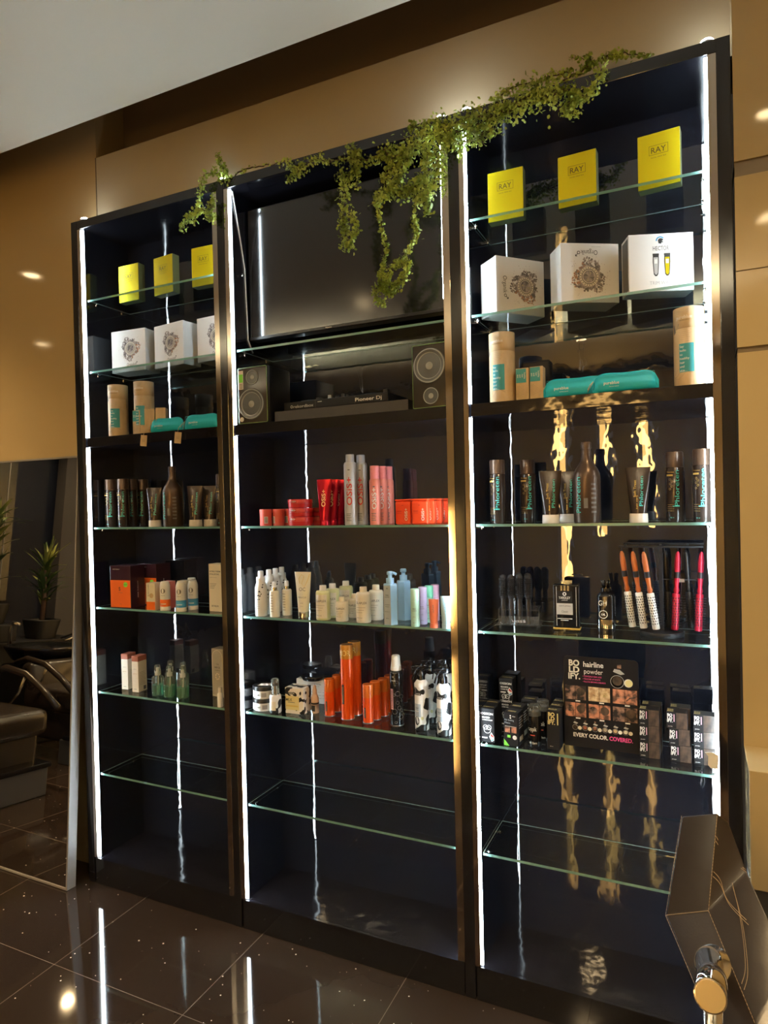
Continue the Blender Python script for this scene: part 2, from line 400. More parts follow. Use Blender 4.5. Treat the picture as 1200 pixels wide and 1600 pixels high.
# beige wall to the left of the cabinet (full height), set back 10 cm from the cabinet front
def wl(b):
    b.box(RX0-.1, -.066, .1, .5, 0, 2.838, M_wall); b.box(RX0-.1, -.016, .1, .5, 2.838, 3.75, M_wall)
struct(mesh('wall_left_of_cabinet', None, wl))
struct(mesh('trim_1', None, lambda b: b.box(-.019, -.016, .097, .1, 2.838, 3.148, M_reveal)))
struct(mesh('wall_above_cabinet', None, lambda b: b.box(-.016, 2.4475, .1, .3, 2.838, 3.148, M_bulk)))
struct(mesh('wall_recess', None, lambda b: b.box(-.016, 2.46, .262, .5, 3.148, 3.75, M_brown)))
def pier(b):
    b.box(2.4475, 4.2, 0, .5, 2.497, 3.75, M_pier); b.box(2.4485, 4.2, .006, .5, 2.455, 2.497, M_reveal)
    b.box(2.4475, 4.2, .0, .5, 2.205, 2.455, M_pier); b.box(2.4475, 4.2, .0, .5, 2.0, 2.202, M_pier); b.box(2.4485, 4.2, .003, .5, 2.202, 2.205, M_reveal)
    b.box(2.4485, 4.2, .006, .5, 1.985, 2.0, M_reveal); b.box(2.4475, 4.2, 0, .5, .925, 1.985, M_pier)
    b.box(2.4485, 4.2, .01, .5, 0, .925, M_pier)
struct(mesh('wall_pier', None, pier))
struct(mesh('trim_2', None, lambda b: (b.box(2.4475, 4.2, -.18, .008, .63, .925, M_pier, .002), b.box(2.4485, 4.2, -.12, .008, .0, .63, M_concrete))))
struct(mesh('wall_left', None, lambda b: b.box(RX0-.2, RX0, RY0, .1, 0, ZC, M_darkwall)))
struct(mesh('wall_right', None, lambda b: b.box(RX1, RX1+.2, RY0, 0, 0, ZC, M_wall)))
struct(mesh('wall_back', None, lambda b: b.box(RX0-.2, RX1+.2, RY0-.2, RY0, 0, ZC, M_wall)))
# warm light strips on the far wall behind the photographer (their broken reflections run down the cabinet's back)
for i, (x, z0, z1, lab) in enumerate([(.98, .35, 2.8, 'leftmost warm vertical light strip on the far wall'), (1.42, 1.2, 2.9, 'second warm vertical light strip on the far wall'),
                                     (1.86, 1.35, 2.6, 'rightmost warm vertical light strip on the far wall'), (-.25, .2, 1.5, 'short low warm light strip beside the salon entrance')]):
    t = thing('wall_light_strip', lab, 'wall light', (x, RY0, z0), 0, 'warm vertical light strips on the far wall')
    mesh('channel', t, lambda b: b.box(-.07, .07, 0, .02, 0, z1-z0, M_alu)); mesh('diffuser', t, lambda b: b.box(-.03, .03, .02, .028, .01, z1-z0-.01, M_warmstrip))

# ------------------------------------------------------------------ cabinet
D = .252; ZT = 2.837; ZI = 2.801; ZF = .110
BAYS = [(0., .6915), (.777, 1.6155), (1.6996, 2.387)]
cab = thing('display_cabinet', 'tall black gloss three-bay display cabinet with white light strips and glass shelves', 'cabinet', (0, 0, 0))
BODY = [(-.064, 0), (.6915, .777), (1.6155, 1.6996), (2.387, 2.4427)]
POST = [(-.064, -.030), (.7149, .7484), (1.640, 1.6745), (2.409, 2.4427)]
STRIPS = [(-.030, -.012), (.6915, .7149), (.7484, .768), (1.6155, 1.640), (1.6745, 1.6925), (2.387, 2.409)]
for (x0, x1) in BODY: mesh('side_panel', cab, lambda b: b.box(x0, x1, .012, D, 0, ZI, M_side))
for (x0, x1) in POST: mesh('post', cab, lambda b: b.box(x0, x1, -.001, .012, 0, ZT, M_post, .0015))
for (x0, x1) in STRIPS: mesh('metal_strip', cab, lambda b: b.box(x0, x1, .0005, .0115, ZF, ZI, M_strip, .001), 'polished metal strip beside the post')
LEDS = [(-.012, .0), (.768, .7775), (1.6925, 1.7005), (.6895, .6935), (1.6125, 1.6175), (2.3785, 2.3880)]
for i, (x0, x1) in enumerate(LEDS):
    mesh('light_strip', cab, lambda b: (b.box(*((x0, x1, .004, .0095) if i not in (3, 4) else (x0+.0022, x1, .013, .022)), ZF+.004, 1.870, M_led, .0015), b.box(x0, x1, .004, .0095, 1.914 if i not in (3, 4) else 2.26, ZI-.004, M_led, .0015)), 'glowing white light strip')
for (x0, x1) in BAYS:
    mesh('back_panel', cab, lambda b: b.box(x0, x1, D, D+.012, ZF-.05, ZI, M_gloss))
    mesh('plinth', cab, lambda b: b.box(x0-.02, x1+.022, .0, .012, 0, ZF-.001, M_post))
    mesh('bottom_board', cab, lambda b: b.box(x0, x1, .0125, D, ZF-.02, ZF, M_slab))
    mesh('fixed_shelf', cab, lambda b: b.box(x0, x1, 0.0, D, 1.872, 1.912, M_slab, .001), 'thick black gloss shelf')
mesh('top_board', cab, lambda b: b.box(-.064, 2.4427, 0, D+.012, ZI, ZT, M_post, .0015))
mesh('back_board', cab, lambda b: b.box(-.064, 2.4427, D+.012, D+.02, 0, ZI, M_blackmat))
GT = .008
def glass_shelf(x0, x1, z):
    def f(b):
        g0, g1, y0, y1, za, zb = x0+.004, x1-.004, .017, D-.002, z-GT, z
        vs = [(g0, y0, za), (g1, y0, za), (g1, y1, za), (g0, y1, za), (g0, y0, zb), (g1, y0, zb), (g1, y1, zb), (g0, y1, zb)]
        b.add(vs, [[3, 2, 1, 0], [4, 5, 6, 7]], M_glass); b.add(vs, [[1, 2, 6, 5], [2, 3, 7, 6], [3, 0, 4, 7]], M_glass); b.add(vs, [[0, 1, 5, 4]], M_gedge)
        b.box(g0, g1, y1-.0002, y1+.0006, zb-.0016, zb-.0002, M_gedge2); b.box(g0-.0004, g0+.0006, y0+.002, y1, zb-.0012, zb-.0002, M_gedge2)
    o = mesh('glass_shelf', cab, f)
    for sx, dx in ((x0, .010), (x1, -.010)):
        for y in (.055, .195):
            def c(b):
                b.T = Tr(sx+dx, y, z-GT-.001); b.box(-.009, .009, -.006, .006, -.003, 0, M_chrome, .001)
                b.T = Tr(sx+dx*.5, y, z-GT-.006) @ Ry(90); b.loft([(-.005, .004, .004), (.005, .004, .004)], M_chrome, seg=10)
                b.T = Tr(sx+dx*1.1, y, z-GT) ; b.loft([(-.010, .003, .003), (0, .004, .004)], M_chrome, seg=10)
            mesh('shelf_clip', o, c)
def side_clip(b):
    b.T = Tr(.784, .055, 2.490); b.box(-.007, .009, -.006, .006, -.003, 0, M_chrome, .001); b.T = Tr(.786, .055, 2.482); b.loft([(0, .004, .004), (.008, .004, .004)], M_chrome, seg=10)
mesh('shelf_clip', cab, side_clip, 'small chrome clip with no shelf on it')
ZG = dict(ray=2.500, box=2.196, mid=1.530, four=1.189, five=.826, six=.473)
for i, (x0, x1) in enumerate(BAYS):
    for k, z in ZG.items():
        if i == 1 and k == 'ray': continue
        glass_shelf(x0, x1, z)
SL = 1.912
for x, lab in [(.0, 'light leaking from a strip end, made as a glowing puck on the cabinet top, far left end'), (.735, 'light leaking from a strip end, made as a glowing puck on the cabinet top beside the vine root'),
               (1.617, 'light leaking from a strip end, made as a glowing puck on the cabinet top, left of the centre-right post'), (1.702, 'light leaking from a strip end, made as a glowing puck on the cabinet top, right of the centre-right post'),
               (2.388, 'light leaking from a strip end, made as a glowing puck on the cabinet top, far right end')]:
    t = thing('strip_end_glow', lab, 'light', (x, .018, ZT), 0, 'glowing pucks standing in for light leaking from the strip ends')  # made-up pucks stand in for light leaking from the strip ends
    mesh('base', t, lambda b: b.loft([(0, .019, .019), (.004, .019, .019)], M_alu, seg=20))
    mesh('lens', t, lambda b: b.loft([(.004, .017, .017), (.010, .016, .016), (.014, .010, .010)], M_strip_end, seg=20))

# ------------------------------------------------------------------ vine over the top of the cabinet
def vine(name, paths, label, nleaf):
    t = thing(name, label, 'hanging plant', tuple(at(paths[0][0][0][0], paths[0][0][0][1], -.01)), 0, None)
    org = t.location.copy(); st = MB(); fo = MB(); st.T = Tr(*(-org)); fo.T = Tr(*(-org))
    for pts, r, dens, spread in paths:
        P = [at(q[0], q[1], q[2] if len(q) > 2 else -.03) for q in pts]
        # smooth the path
        S = []
        for i in range(len(P)-1):
            p0, p1, p2, p3 = P[max(i-1, 0)], P[i], P[i+1], P[min(i+2, len(P)-1)]
            for k in range(6):
                u = k/6; S.append(.5*((2*p1)+(p2-p0)*u+(2*p0-5*p1+4*p2-p3)*u*u+(3*p1-p0-3*p2+p3)*u**3))
        S.append(P[-1]); S = [s_+Vector((random.uniform(-1, 1), random.uniform(-1, 1), random.uniform(-1, 1)))*.003 for s_ in S]
        st.tube(S, r, M_bark, 5, taper=r*.5)
        L = sum((S[i+1]-S[i]).length for i in range(len(S)-1))
        for k in range(int(L*dens*1.25)):
            i = random.randrange(len(S)-1); c = S[i].lerp(S[i+1], random.random())
            c = c+Vector((random.gauss(0, spread), random.gauss(0, spread*.6), random.gauss(0, spread)-.2*spread)); 
            if c.y > -.004 and c.z < ZT+.002: c.y = -.004-abs(random.gauss(0, .012))
            if c.y > .092: c.y = .09
            s_ = random.uniform(.0035, .0075); R = Matrix.Rotation(random.uniform(0, 2*PI), 3, 'Z') @ Matrix.Rotation(random.uniform(.3, 1.7), 3, 'X') @ Matrix.Rotation(random.uniform(0, 2*PI), 3, 'Z')
            q = [Vector((0, -s_, 0)), Vector((.75*s_, -.2*s_, .2*s_)), Vector((.55*s_, .6*s_, .15*s_)), Vector((0, s_, 0)), Vector((-.55*s_, .6*s_, .15*s_)), Vector((-.75*s_, -.2*s_, .2*s_))]
            fo.add([c+R @ v for v in q], [[0, 1, 2, 3], [0, 3, 4, 5]], M_leaf)
            if random.random() < .12: st.tube([S[i], c], .0007, M_bark, 3)
    st.build('stem', t); fo.build('foliage', t)
    return t
vine('trailing_vine', [
    ([(362, 282, .03), (352, 275, .03), (335, 270), (318, 276), (312, 300), (309, 330), (303, 345)], .0022, 700, .009),
    ([(309, 330), (300, 335), (290, 342), (286, 358)], .0014, 900, .008), ([(310, 325), (322, 330), (330, 340), (329, 322), (333, 312)], .0014, 900, .008),
    ([(350, 285, .0), (352, 270, .03), (345, 255, .03), (340, 243, .03)], .0014, 700, .008),
    ([(355, 290, -.005), (372, 270, .02), (390, 262, .03), (420, 258, .03), (445, 252, .0)], .0032, 120, .006),
    ([(445, 252), (455, 262), (470, 262), (485, 252), (500, 248)], .0018, 900, .010),
    ([(470, 262), (462, 275), (448, 282)], .0014, 700, .008)],
    'small-leaved green vine trailing over the cabinet top above the left post', 0)
vine('trailing_vine', [
    ([(500, 248), (520, 252), (545, 248), (565, 250), (590, 246), (610, 240), (630, 238)], .0022, 700, .009),
    ([(548, 228), (553, 238), (558, 248), (556, 262), (545, 275), (533, 285)], .0018, 1500, .011),
    ([(533, 270), (540, 292), (538, 320), (536, 345), (540, 360), (541, 380), (545, 386)], .0018, 1300, .011),
    ([(545, 330), (554, 345), (557, 362), (548, 368)], .0014, 900, .008),
    ([(556, 262), (560, 272), (556, 292)], .0014, 700, .008),
    ([(600, 232), (612, 245), (630, 238), (650, 225), (665, 212), (690, 200), (720, 188), (750, 182), (790, 175), (830, 160), (870, 148)], .004, 1700, .019),
    ([(640, 195), (655, 200), (675, 190), (690, 182)], .002, 900, .012),
    ([(690, 205), (720, 205), (750, 192), (790, 170), (825, 150), (860, 140)], .003, 1800, .018),
    ([(690, 215), (715, 225), (745, 215), (770, 200)], .002, 1700, .014),
    ([(775, 160, .0), (790, 142, .03), (820, 130, .03), (840, 132, .02), (860, 120, .03), (890, 112, .03)], .0024, 900, .010),
    ([(830, 150), (860, 150), (885, 140), (900, 150), (885, 165), (898, 178)], .002, 1500, .011),
    ([(890, 150), (915, 150), (932, 130), (940, 108)], .0022, 1500, .010),
    ([(880, 125, .02), (910, 110, .02), (925, 100, .02), (950, 88, .03), (975, 84, .03), (1015, 86, .03)], .003, 800, .008),
    ([(925, 100, .02), (915, 92, .03), (893, 90, .03)], .0014, 500, .006), ([(922, 98, .02), (922, 84, .03)], .0014, 500, .006),
    ([(640, 235), (630, 255), (622, 280), (610, 295), (596, 305), (590, 315)], .0022, 1900, .012),
    ([(600, 280), (610, 265), (625, 250), (640, 240)], .002, 1200, .011),
    ([(665, 225), (668, 250), (662, 275), (650, 290), (635, 300), (620, 298), (600, 302)], .0022, 1900, .011),
    ([(680, 232), (684, 260), (678, 285), (665, 300), (655, 312)], .0022, 1900, .012),
    ([(665, 300), (668, 318), (668, 330)], .0014, 1000, .008),
    ([(590, 315), (592, 335), (597, 360), (603, 385), (601, 405), (598, 420), (592, 430)], .0014, 700, .0045),
    ([(655, 308), (646, 335), (648, 355), (650, 370), (640, 388), (630, 405)], .0014, 800, .006),
    ([(630, 405), (638, 415), (632, 430), (620, 445), (610, 455), (602, 445), (610, 425), (628, 405)], .0018, 1500, .0085),
    ([(610, 425), (595, 432), (600, 450), (590, 445), (587, 460), (593, 472), (600, 474)], .0014, 1000, .007)],
    'bushy green vine draped over the cabinet top between the middle and right bays', 0)

# ------------------------------------------------------------------ tall leaning floor mirror
A0 = Vector((-.0842, -.0974, 0)); W_M, L_M = .86, 1.845; ang = math.radians(3.7)
t = thing('floor_mirror', 'tall floor mirror in a thin pale frame leaning on the wall beside the cabinet', 'mirror', tuple(A0), 0)
t.rotation_euler = (-ang, 0, math.radians(-.5))
def fr(b):
    w_, d_ = .008, .044
    b.box(-w_, 0, 0, d_, 0, L_M, M_mframe, .0008); b.box(-W_M, -W_M+w_, 0, d_, 0, L_M, M_mframe, .0008)
    b.box(-W_M+w_, -w_, 0, d_, 0, w_, M_mframe, .0008); b.box(-W_M+w_, -w_, 0, d_, L_M-w_, L_M, M_mframe, .0008)
    b.box(-W_M+w_, -w_, .03, d_-.002, w_, L_M-w_, M_blackmat)
mesh('frame', t, fr)
mesh('mirror_pane', t, lambda b: b.quad(-W_M+.007, -.007, .007, L_M-.007, .004, M_mirror))
t.location.z = .002

# ------------------------------------------------------------------ hair wash corner seen in the mirror
def wash_chair(x, y, label):
    t = thing('wash_chair', label, 'salon chair', (x, y, 0), 0, 'black hair wash chairs facing the mirror wall')
    def blob(b, x0, x1, y0, y1, z0, z1, bv): b.box(x0, x1, y0, y1, z0, z1, M_leather, bv, 4)
    mesh('seat', t, lambda b: (blob(b, -.58, .0, -.26, .26, .34, .50, .05), blob(b, -.58, -.05, -.23, .23, .14, .36, .03)))
    mesh('leg_rest', t, lambda b: b.box(-.12, .06, -.25, .25, .165, .195, M_blackgl, .008))
    mesh('foot_block', t, lambda b: b.box(-.16, .04, -.24, .24, 0.0, .165, M_concrete, .006))
    def back(b): b.T = Tr(-.52, 0, .40) @ Ry(-14); blob(b, -.06, .06, -.25, .25, 0, .27, .045)
    mesh('backrest', t, back)
    for s in (-1, 1):
        mesh('armrest', t, lambda b: (b.tube([(-.62, s*.29, .66), (-.5, s*.29, .70), (-.3, s*.29, .675), (-.12, s*.29, .59), (.02, s*.29, .50)], .022, M_leather, 10),
                                      b.tube([(-.30, s*.28, .66), (-.34, s*.28, .56), (-.42, s*.28, .48)], .008, M_chrome, 8)))
    return t
wash_chair(-1.28, -.62, 'black leather hair wash chair nearest the mirror, with a dark foot block')
wash_chair(-1.60, -1.58, 'second black leather hair wash chair, farther from the mirror')
for x, y, lab in ((-2.16, -.62, 'glossy black wash basin behind the nearer wash chair'), (-2.46, -1.70, 'glossy black wash basin behind the farther wash chair')):
    t = thing('wash_basin', lab, 'basin', (x, y, 0), 0, 'glossy black hair wash basins')
    mesh('pedestal', t, lambda b: b.box(-.22, .12, -.22, .22, 0, .60, M_blackmat, .02))
    mesh('bowl', t, lambda b: b.loft([(.58, .12, .12), (.64, .22, .22), (.72, .27, .27), (.745, .28, .28), (.745, .25, .25), (.69, .20, .19), (.63, .10, .1)], M_blackgl, 2.6, 32, True))
    mesh('tap', t, lambda b: (b.tube([(-.30, .1, .70), (-.30, .1, .86), (-.27, .1, .91), (-.2, .1, .90)], .016, M_chrome, 10),))
    mesh('shower_hose', t, lambda b: b.tube([(-.1, -.22, .78), (.0, -.25, .82), (.08, -.2, .80), (.1, -.1, .78)], .008, M_chrome, 8))
ct = mesh('low_counter', None, lambda b: (b.box(-3.42, -2.94, -2.45, -.1, 0, .70, M_blackmat, .005), b.box(-3.43, -2.92, -2.47, -.1, .70, .73, M_blackmat, .004)))
tag(ct, 'long low black counter standing behind the hair wash chairs', 'counter')
def yucca(x, y, z, h, label, seed):
    random.seed(seed); t = thing('potted_yucca', label, 'potted plant', (x, y, z), 0, 'spiky potted yuccas behind the wash chairs')
    mesh('pot', t, lambda b: b.loft([(0, .10, .10), (.16, .13, .13), (.17, .13, .13), (.17, .11, .11), (.15, .11, .11)], M_pot, 5., 24))
    mesh('trunk', t, lambda b: b.tube([(0, 0, .14), (.01, 0, .14+h*.3), (-.005, .01, .14+h*.6)], .022, M_trunk, 10, taper=.016))
    b = MB()
    for k in range(64):
        a = random.uniform(0, 2*PI); z0 = .14+h*random.uniform(.16, .62); el = random.uniform(.45, 1.45); L = random.uniform(.20, .33)
        d = Vector((math.cos(a)*math.cos(el), math.sin(a)*math.cos(el), math.sin(el))); sd = Vector((-math.sin(a), math.cos(a), 0)); up = d.cross(sd)
        vs = []; 
        for i in range(6):
            u = i/5; p = Vector((0, 0, z0))+d*L*u+Vector((0, 0, -.10*u*u*math.cos(el))); wd = .021*min(1, .5+2*u)*(1-u**2.4)+.001
            vs += [p-sd*wd+up*.004, p, p+sd*wd+up*.004]
        fs = []
        for i in range(5): fs += [[3*i, 3*i+1, 3*i+4, 3*i+3], [3*i+1, 3*i+2, 3*i+5, 3*i+4]]
        b.add(vs, fs, M_yucca)
    b.build('foliage', t); return t
yucca(-3.10, -2.13, .731, .86, 'potted yucca whose whole crown shows in the mirror', 3)
yucca(-3.10, -1.62, .881, 1.25, 'taller potted yucca cut off by the left edge of the picture', 5)
pb = mesh('plant_stand', None, lambda b: b.box(-3.28, -2.93, -1.78, -1.44, .731, .88, M_blackmat, .01)); tag(pb, 'black box raising the taller yucca on the counter', 'plant stand')
struct(mesh('trim_3', None, lambda b: b.box(-3.58, -3.45, -3.6, -2.53, 0, 3.1, M_greywall)))
struct(mesh('window_1', None, lambda b: (b.box(-3.598, -3.585, -2.10, -.5, 1.05, 2.7, M_window), b.box(-3.59, -3.58, -2.028, -2.018, 1.05, 2.7, M_inkgrey))))
random.seed(11)

# ------------------------------------------------------------------ leather chair at the right edge, close to the camera
def leather_chair():
    base = atd(1190, 1500, 1.55); base.z = 0
    t = thing('leather_chair', 'black leather salon chair with tan stitching and chrome fittings at the right edge', 'salon chair', tuple(base), 0)
    O_ = Matrix.Translation(-base)
    # outer side profile (photo-right face), then its partner one thickness further left
    R = [atd(1121, 1270, 1.50), atd(1107, 1423, 1.44), atd(1180, 1600, 1.24), atd(1240, 1740, 1.12)]
    Lf = [atd(1065, 1275, 1.56), atd(1040, 1430, 1.50), atd(1112, 1600, 1.30), atd(1165, 1740, 1.17)]
    F = [atd(1138, 1284, 1.52), atd(1168, 1362, 1.44), atd(1235, 1510, 1.30), atd(1310, 1680, 1.16)]
    th = (R[0]-Lf[0])
    G = [f-(r-l_) for f, r, l_ in zip(F, R, Lf)]
    b = MB(); b.T = O_
    bm = bmesh.new(); V = []
    for i in range(4): V.append([bm.verts.new(p) for p in (Lf[i], R[i], F[i], G[i])])
    for i in range(3):
        for j in range(4): bm.faces.new([V[i][j], V[i][(j+1) % 4], V[i+1][(j+1) % 4], V[i+1][j]])
    bm.faces.new(V[0][::-1]); bm.faces.new(V[3])
    bmesh.ops.recalc_face_normals(bm, faces=bm.faces)
    bmesh.ops.bevel(bm, geom=bm.edges[:], offset=.004, segments=3, profile=.6, affect='EDGES')
    bm.verts.index_update(); b.add([v.co for v in bm.verts], [[v.index for v in f.verts] for f in bm.faces], M_leather, True); bm.free()
    b.build('cushion', t)
    def seam(b_, pts, dash=True):
        P = []; pts = [Vector(p) for p in pts]
        if len(pts) > 2 and dash:
            Q = []
            for i in range(len(pts)-1):
                p0, p1, p2, p3 = pts[max(i-1, 0)], pts[i], pts[i+1], pts[min(i+2, len(pts)-1)]
                for k in range(6):
                    u = k/6; Q.append(.5*((2*p1)+(p2-p0)*u+(2*p0-5*p1+4*p2-p3)*u*u+(3*p1-p0-3*p2+p3)*u**3))
            pts = Q+[pts[-1]]
        for i in range(len(pts)-1):
            for k in range(30 if len(pts) < 5 else 6): P.append(Vector(pts[i]).lerp(Vector(pts[i+1]), k/(30 if len(pts) < 5 else 6)))
        P.append(Vector(pts[-1]))
        for i in range(0, len(P)-1): b_.tube([P[i], P[i].lerp(P[i+1], .8)], .00055, M_thread, 4)
    b = MB(); b.T = O_
    toC = (CAM-R[1]).normalized()*.0022
    def sh(p): return p+toC
    seam(b, [sh(Lf[0]), sh(Lf[1])]); seam(b, [sh(Lf[1]), sh(R[1])]); seam(b, [sh(R[0]), sh(R[1])]); seam(b, [sh(R[1]), sh(R[2])]); seam(b, [sh(R[2]), sh(R[3])]); seam(b, [sh(Lf[1]), sh(Lf[2])])
    def onC(u, v, i=0):  # point on the photo-right face
        a = R[i].lerp(R[i+1], v); c = F[i].lerp(F[i+1], v); return a.lerp(c, u)+toC
    for o in (0, .05):
        seam(b, [onC(0.05, .25+o), onC(.35, .38+o), onC(.7, .62+o), onC(.98, .95+o)])
        seam(b, [onC(0.05, .62+o), onC(.3, .78+o), onC(.42, .06+o, 1), onC(.6, .35+o, 1)])
        seam(b, [onC(.62, .95+o), onC(.50, .30+o, 1), onC(.25, .62+o, 1), onC(.05, .70+o, 1)])
    b.build('stitching', t, 'tan thread')
    # chrome pivot and post
    C0 = Lf[1].lerp(Lf[2], .52).lerp(R[1].lerp(R[2], .52), .62)
    nrm = (Lf[2]-Lf[1]).cross(R[1]-Lf[1]).normalized()
    if nrm.dot(CAM-C0) < 0: nrm = -nrm
    b = MB(); q = nrm.to_track_quat('Z', 'Y').to_matrix().to_4x4(); b.T = O_ @ Matrix.Translation(C0) @ q
    b.loft([(0, .038, .038), (.008, .038, .038), (.010, .034, .034), (.016, .034, .034), (.018, .030, .030), (.024, .029, .029)], M_chrome, seg=32)
    b.build('flange', t, 'round chrome flange')
    e = atd(1110, 1556, 1.16)
    b = MB(); b.T = O_; b.tube([C0+nrm*.02, C0.lerp(e, .5), e], .026, M_chrome, 28)
    ax = (e-C0).normalized().to_track_quat('Z', 'Y').to_matrix().to_4x4(); b.T = O_ @ Matrix.Translation(e) @ ax
    b.loft([(-.001, .0268, .0268), (.003, .0268, .0268), (.0035, .0245, .0245)], M_chrome, seg=32, smooth=False); b.loft([(.003, .0242, .0242), (.0042, .0242, .0242)], M_scuff, seg=32, smooth=False)
    b.build('pivot_arm', t, 'thick chrome arm')
    f_ = C0.lerp(e, .45)
    b = MB(); b.T = O_; b.tube([f_-Vector((0, 0, .02)), Vector((f_.x, f_.y, .03))], .017, M_chrome, 20); b.build('post', t, 'chrome post')
    b = MB(); b.T = O_ @ Matrix.Translation((f_.x, f_.y, 0)); b.loft([(.0, .2, .2), (.012, .2, .2), (.03, .05, .05), (.04, .03, .03)], M_chrome, seg=36); b.build('base', t, 'round chrome base')
leather_chair()

# ================================================================== things on the shelves
# ---- gold face mask boxes
def ray_box():
    t = thing('gold_box', cat='box')
    def f(b):
        w_, h, d = .115, .158, .036
        b.box(-w_/2, w_/2, 0, d, 0, h, M_goldside, .0012); b.box(-w_/2+.0008, w_/2-.0008, -.0008, .004, .0008, h-.0008, M_goldbox, .0006)
        y = -.0014; z = .108
        b.text('RAY', 0, z, .017, y, M_goldink, width=.040, bold=.004)
        for a in ((-.026, .026, .0125, .0135), (-.026, .026, -.0135, -.0125), (-.026, -.025, -.0125, .0125), (.025, .026, -.0125, .0125)): b.quad(a[0], a[1], z+a[2], z+a[3], y, M_goldink)
        b.text('FACIAL MASK SILK', 0, .087, .0035, y, M_goldink, width=.042)
    mesh('carton', t, f); return t
place(ray_box(), [(.144, .112, 2.5, 0, 'leftmost of the three gold boxes on the top left-bay shelf'),
                  (.343, .108, 2.5, -6, 'middle gold box on the top left-bay shelf'),
                  (.558, .105, 2.5, 3, 'gold box half hidden by the post, right end of the top left-bay shelf'),
                  (1.806, .074, 2.5, 1, 'leftmost gold box on the top shelf of the right bay'),
                  (2.028, .075, 2.5, -3, 'middle gold box on the top shelf of the right bay'),
                  (2.259, .066, 2.5, -5, 'rightmost gold box on the top shelf of the right bay')], 'gold face mask boxes on the top shelves')

# ---- white boxes with a floral emblem
def emblem(b, x, z, s, y, rot):
    rnd = random.Random(5)
    def P(r, a): a += rot; return x+r*math.cos(a)*s, z+r*math.sin(a)*s
    for i in range(420):
        a = rnd.uniform(0, 2*PI); bias = 1.0+.18*math.sin(3*a+1)+.10*math.sin(7*a)
        r = rnd.uniform(.60, 1.05)*bias; px, pz = P(r, a); q = rnd.uniform(.03, .10)*s*(1.3-.5*r)
        b.disc(px, pz, q, y-.0001*(i % 5), M_flowerbr if (math.cos(a+.5) > .6 and rnd.random() < .5) else (M_flowergrey, M_inkgrey, M_flowergrey)[i % 3], 7)
    for i in range(40):
        a = rnd.uniform(0, 2*PI); px, pz = P(rnd.uniform(1.15, 1.5), a); b.disc(px, pz, .02*s, y, M_flowergrey, 5)
    b.disc(x, z, .70*s, y-.0007, M_creamcard, 28); b.disc(x, z, .70*s, y-.0009, M_flowergrey, 28, .64*s); b.disc(x, z, .50*s, y-.0009, M_inkgrey, 28, .44*s)
    for i in range(22):
        px, pz = P(.57, i*2*PI/22); b.disc(px, pz, .045*s, y-.0009, M_inkgrey, 5)
    b.disc(x, z, .40*s, y-.0009, M_flowergrey, 24)
    for k in range(4): # curling petals
        a0 = k*PI/2+.4; pts = [P(.05, a0), P(.30, a0+.3), P(.38, a0+.9), P(.22, a0+.8)]
        b.add([(p[0], y-.0011, p[1]) for p in pts], [[0, 1, 2, 3]], M_inkgrey if k % 2 else M_taupe)
def script_logo(b, x, z, h, y, rot, width):
    b.text('Organik', x, z, h, y, M_ink, width=width*.8, rot=rot, bold=-.004)
    c, d = math.cos(rot), math.sin(rot); u = width*.5
    b.disc(x+u*c, z+u*d, h*.34, y, M_ink, 14, h*.22)
    for (a0, a1) in (((.2, .2), (.62, .7)), ((.30, .70), (.66, .72)), ((.64, .34), (.66, .72))):
        p = [((u+a0[0]*h)*c-a0[1]*h*d, (u+a0[0]*h)*d+a0[1]*h*c), ((u+a1[0]*h)*c-a1[1]*h*d, (u+a1[0]*h)*d+a1[1]*h*c)]
        v = Vector((p[1][0]-p[0][0], p[1][1]-p[0][1])); nn = Vector((-v.y, v.x)).normalized()*h*.06
        b.add([(x+p[0][0]-nn.x, y, z+p[0][1]-nn.y), (x+p[1][0]-nn.x, y, z+p[1][1]-nn.y), (x+p[1][0]+nn.x, y, z+p[1][1]+nn.y), (x+p[0][0]+nn.x, y, z+p[0][1]+nn.y)], [[0, 1, 2, 3]], M_ink)
WB = 'white gift boxes with a floral emblem'
def floral_box(kind):
    t = thing('white_gift_box', cat='box')
    w_, h, d = .180, .178, .092
    def f(b):
        b.box(-w_/2, w_/2, .012, d, 0, h, M_white, .001); b.box(-w_/2-.001, w_/2+.001, 0, .0115, -.000, h+.0005, M_white, .001)
        y = -.0006
        if kind == 'up': emblem(b, .012, .098, .044, y, 0); script_logo(b, .012, .030, .013, y, 0, .052)
        if kind == 'side': emblem(b, .018, .090, .047, y, -PI/2+.3); script_logo(b, -.058, .090, .015, y, -PI/2, .068)
        if kind == 'down': emblem(b, -.004, .078, .047, y, PI+.2); script_logo(b, -.002, .150, .015, y, PI, .066); b.text('NATURAL HAIR DRYER', .02, .168, .002, y, M_inkgrey)
    mesh('carton', t, f); return t
place(floral_box('up'), [(.146, .098, ZG['box'], 4, 'white floral-emblem box at the left end of the second left-bay shelf'),
                         (.362, .108, ZG['box'], -8, 'white floral-emblem box in the middle of the second left-bay shelf'),
                         (.600, .108, ZG['box'], -4, 'white floral-emblem box cut off by the post, second left-bay shelf')], WB)
def corner_place(t, cx, cy, z, rz, w_, lab, grp=None):      # (cx, cy) is the near left front corner
    a = math.radians(rz); t.location = (cx+math.cos(a)*w_/2, cy+math.sin(a)*w_/2, z); t.rotation_euler = (0, 0, a); t['label'] = lab
    if grp: t['group'] = grp
corner_place(floral_box('side'), 1.785, .022, ZG['box'], 48, .18, 'white box turned on its side with the script running down, left in the right bay', WB)
corner_place(floral_box('down'), 1.985, .020, ZG['box'], 31, .18, 'white box standing upside down, centre of the right bay', WB)
t = thing('clipper_box', cat='box')
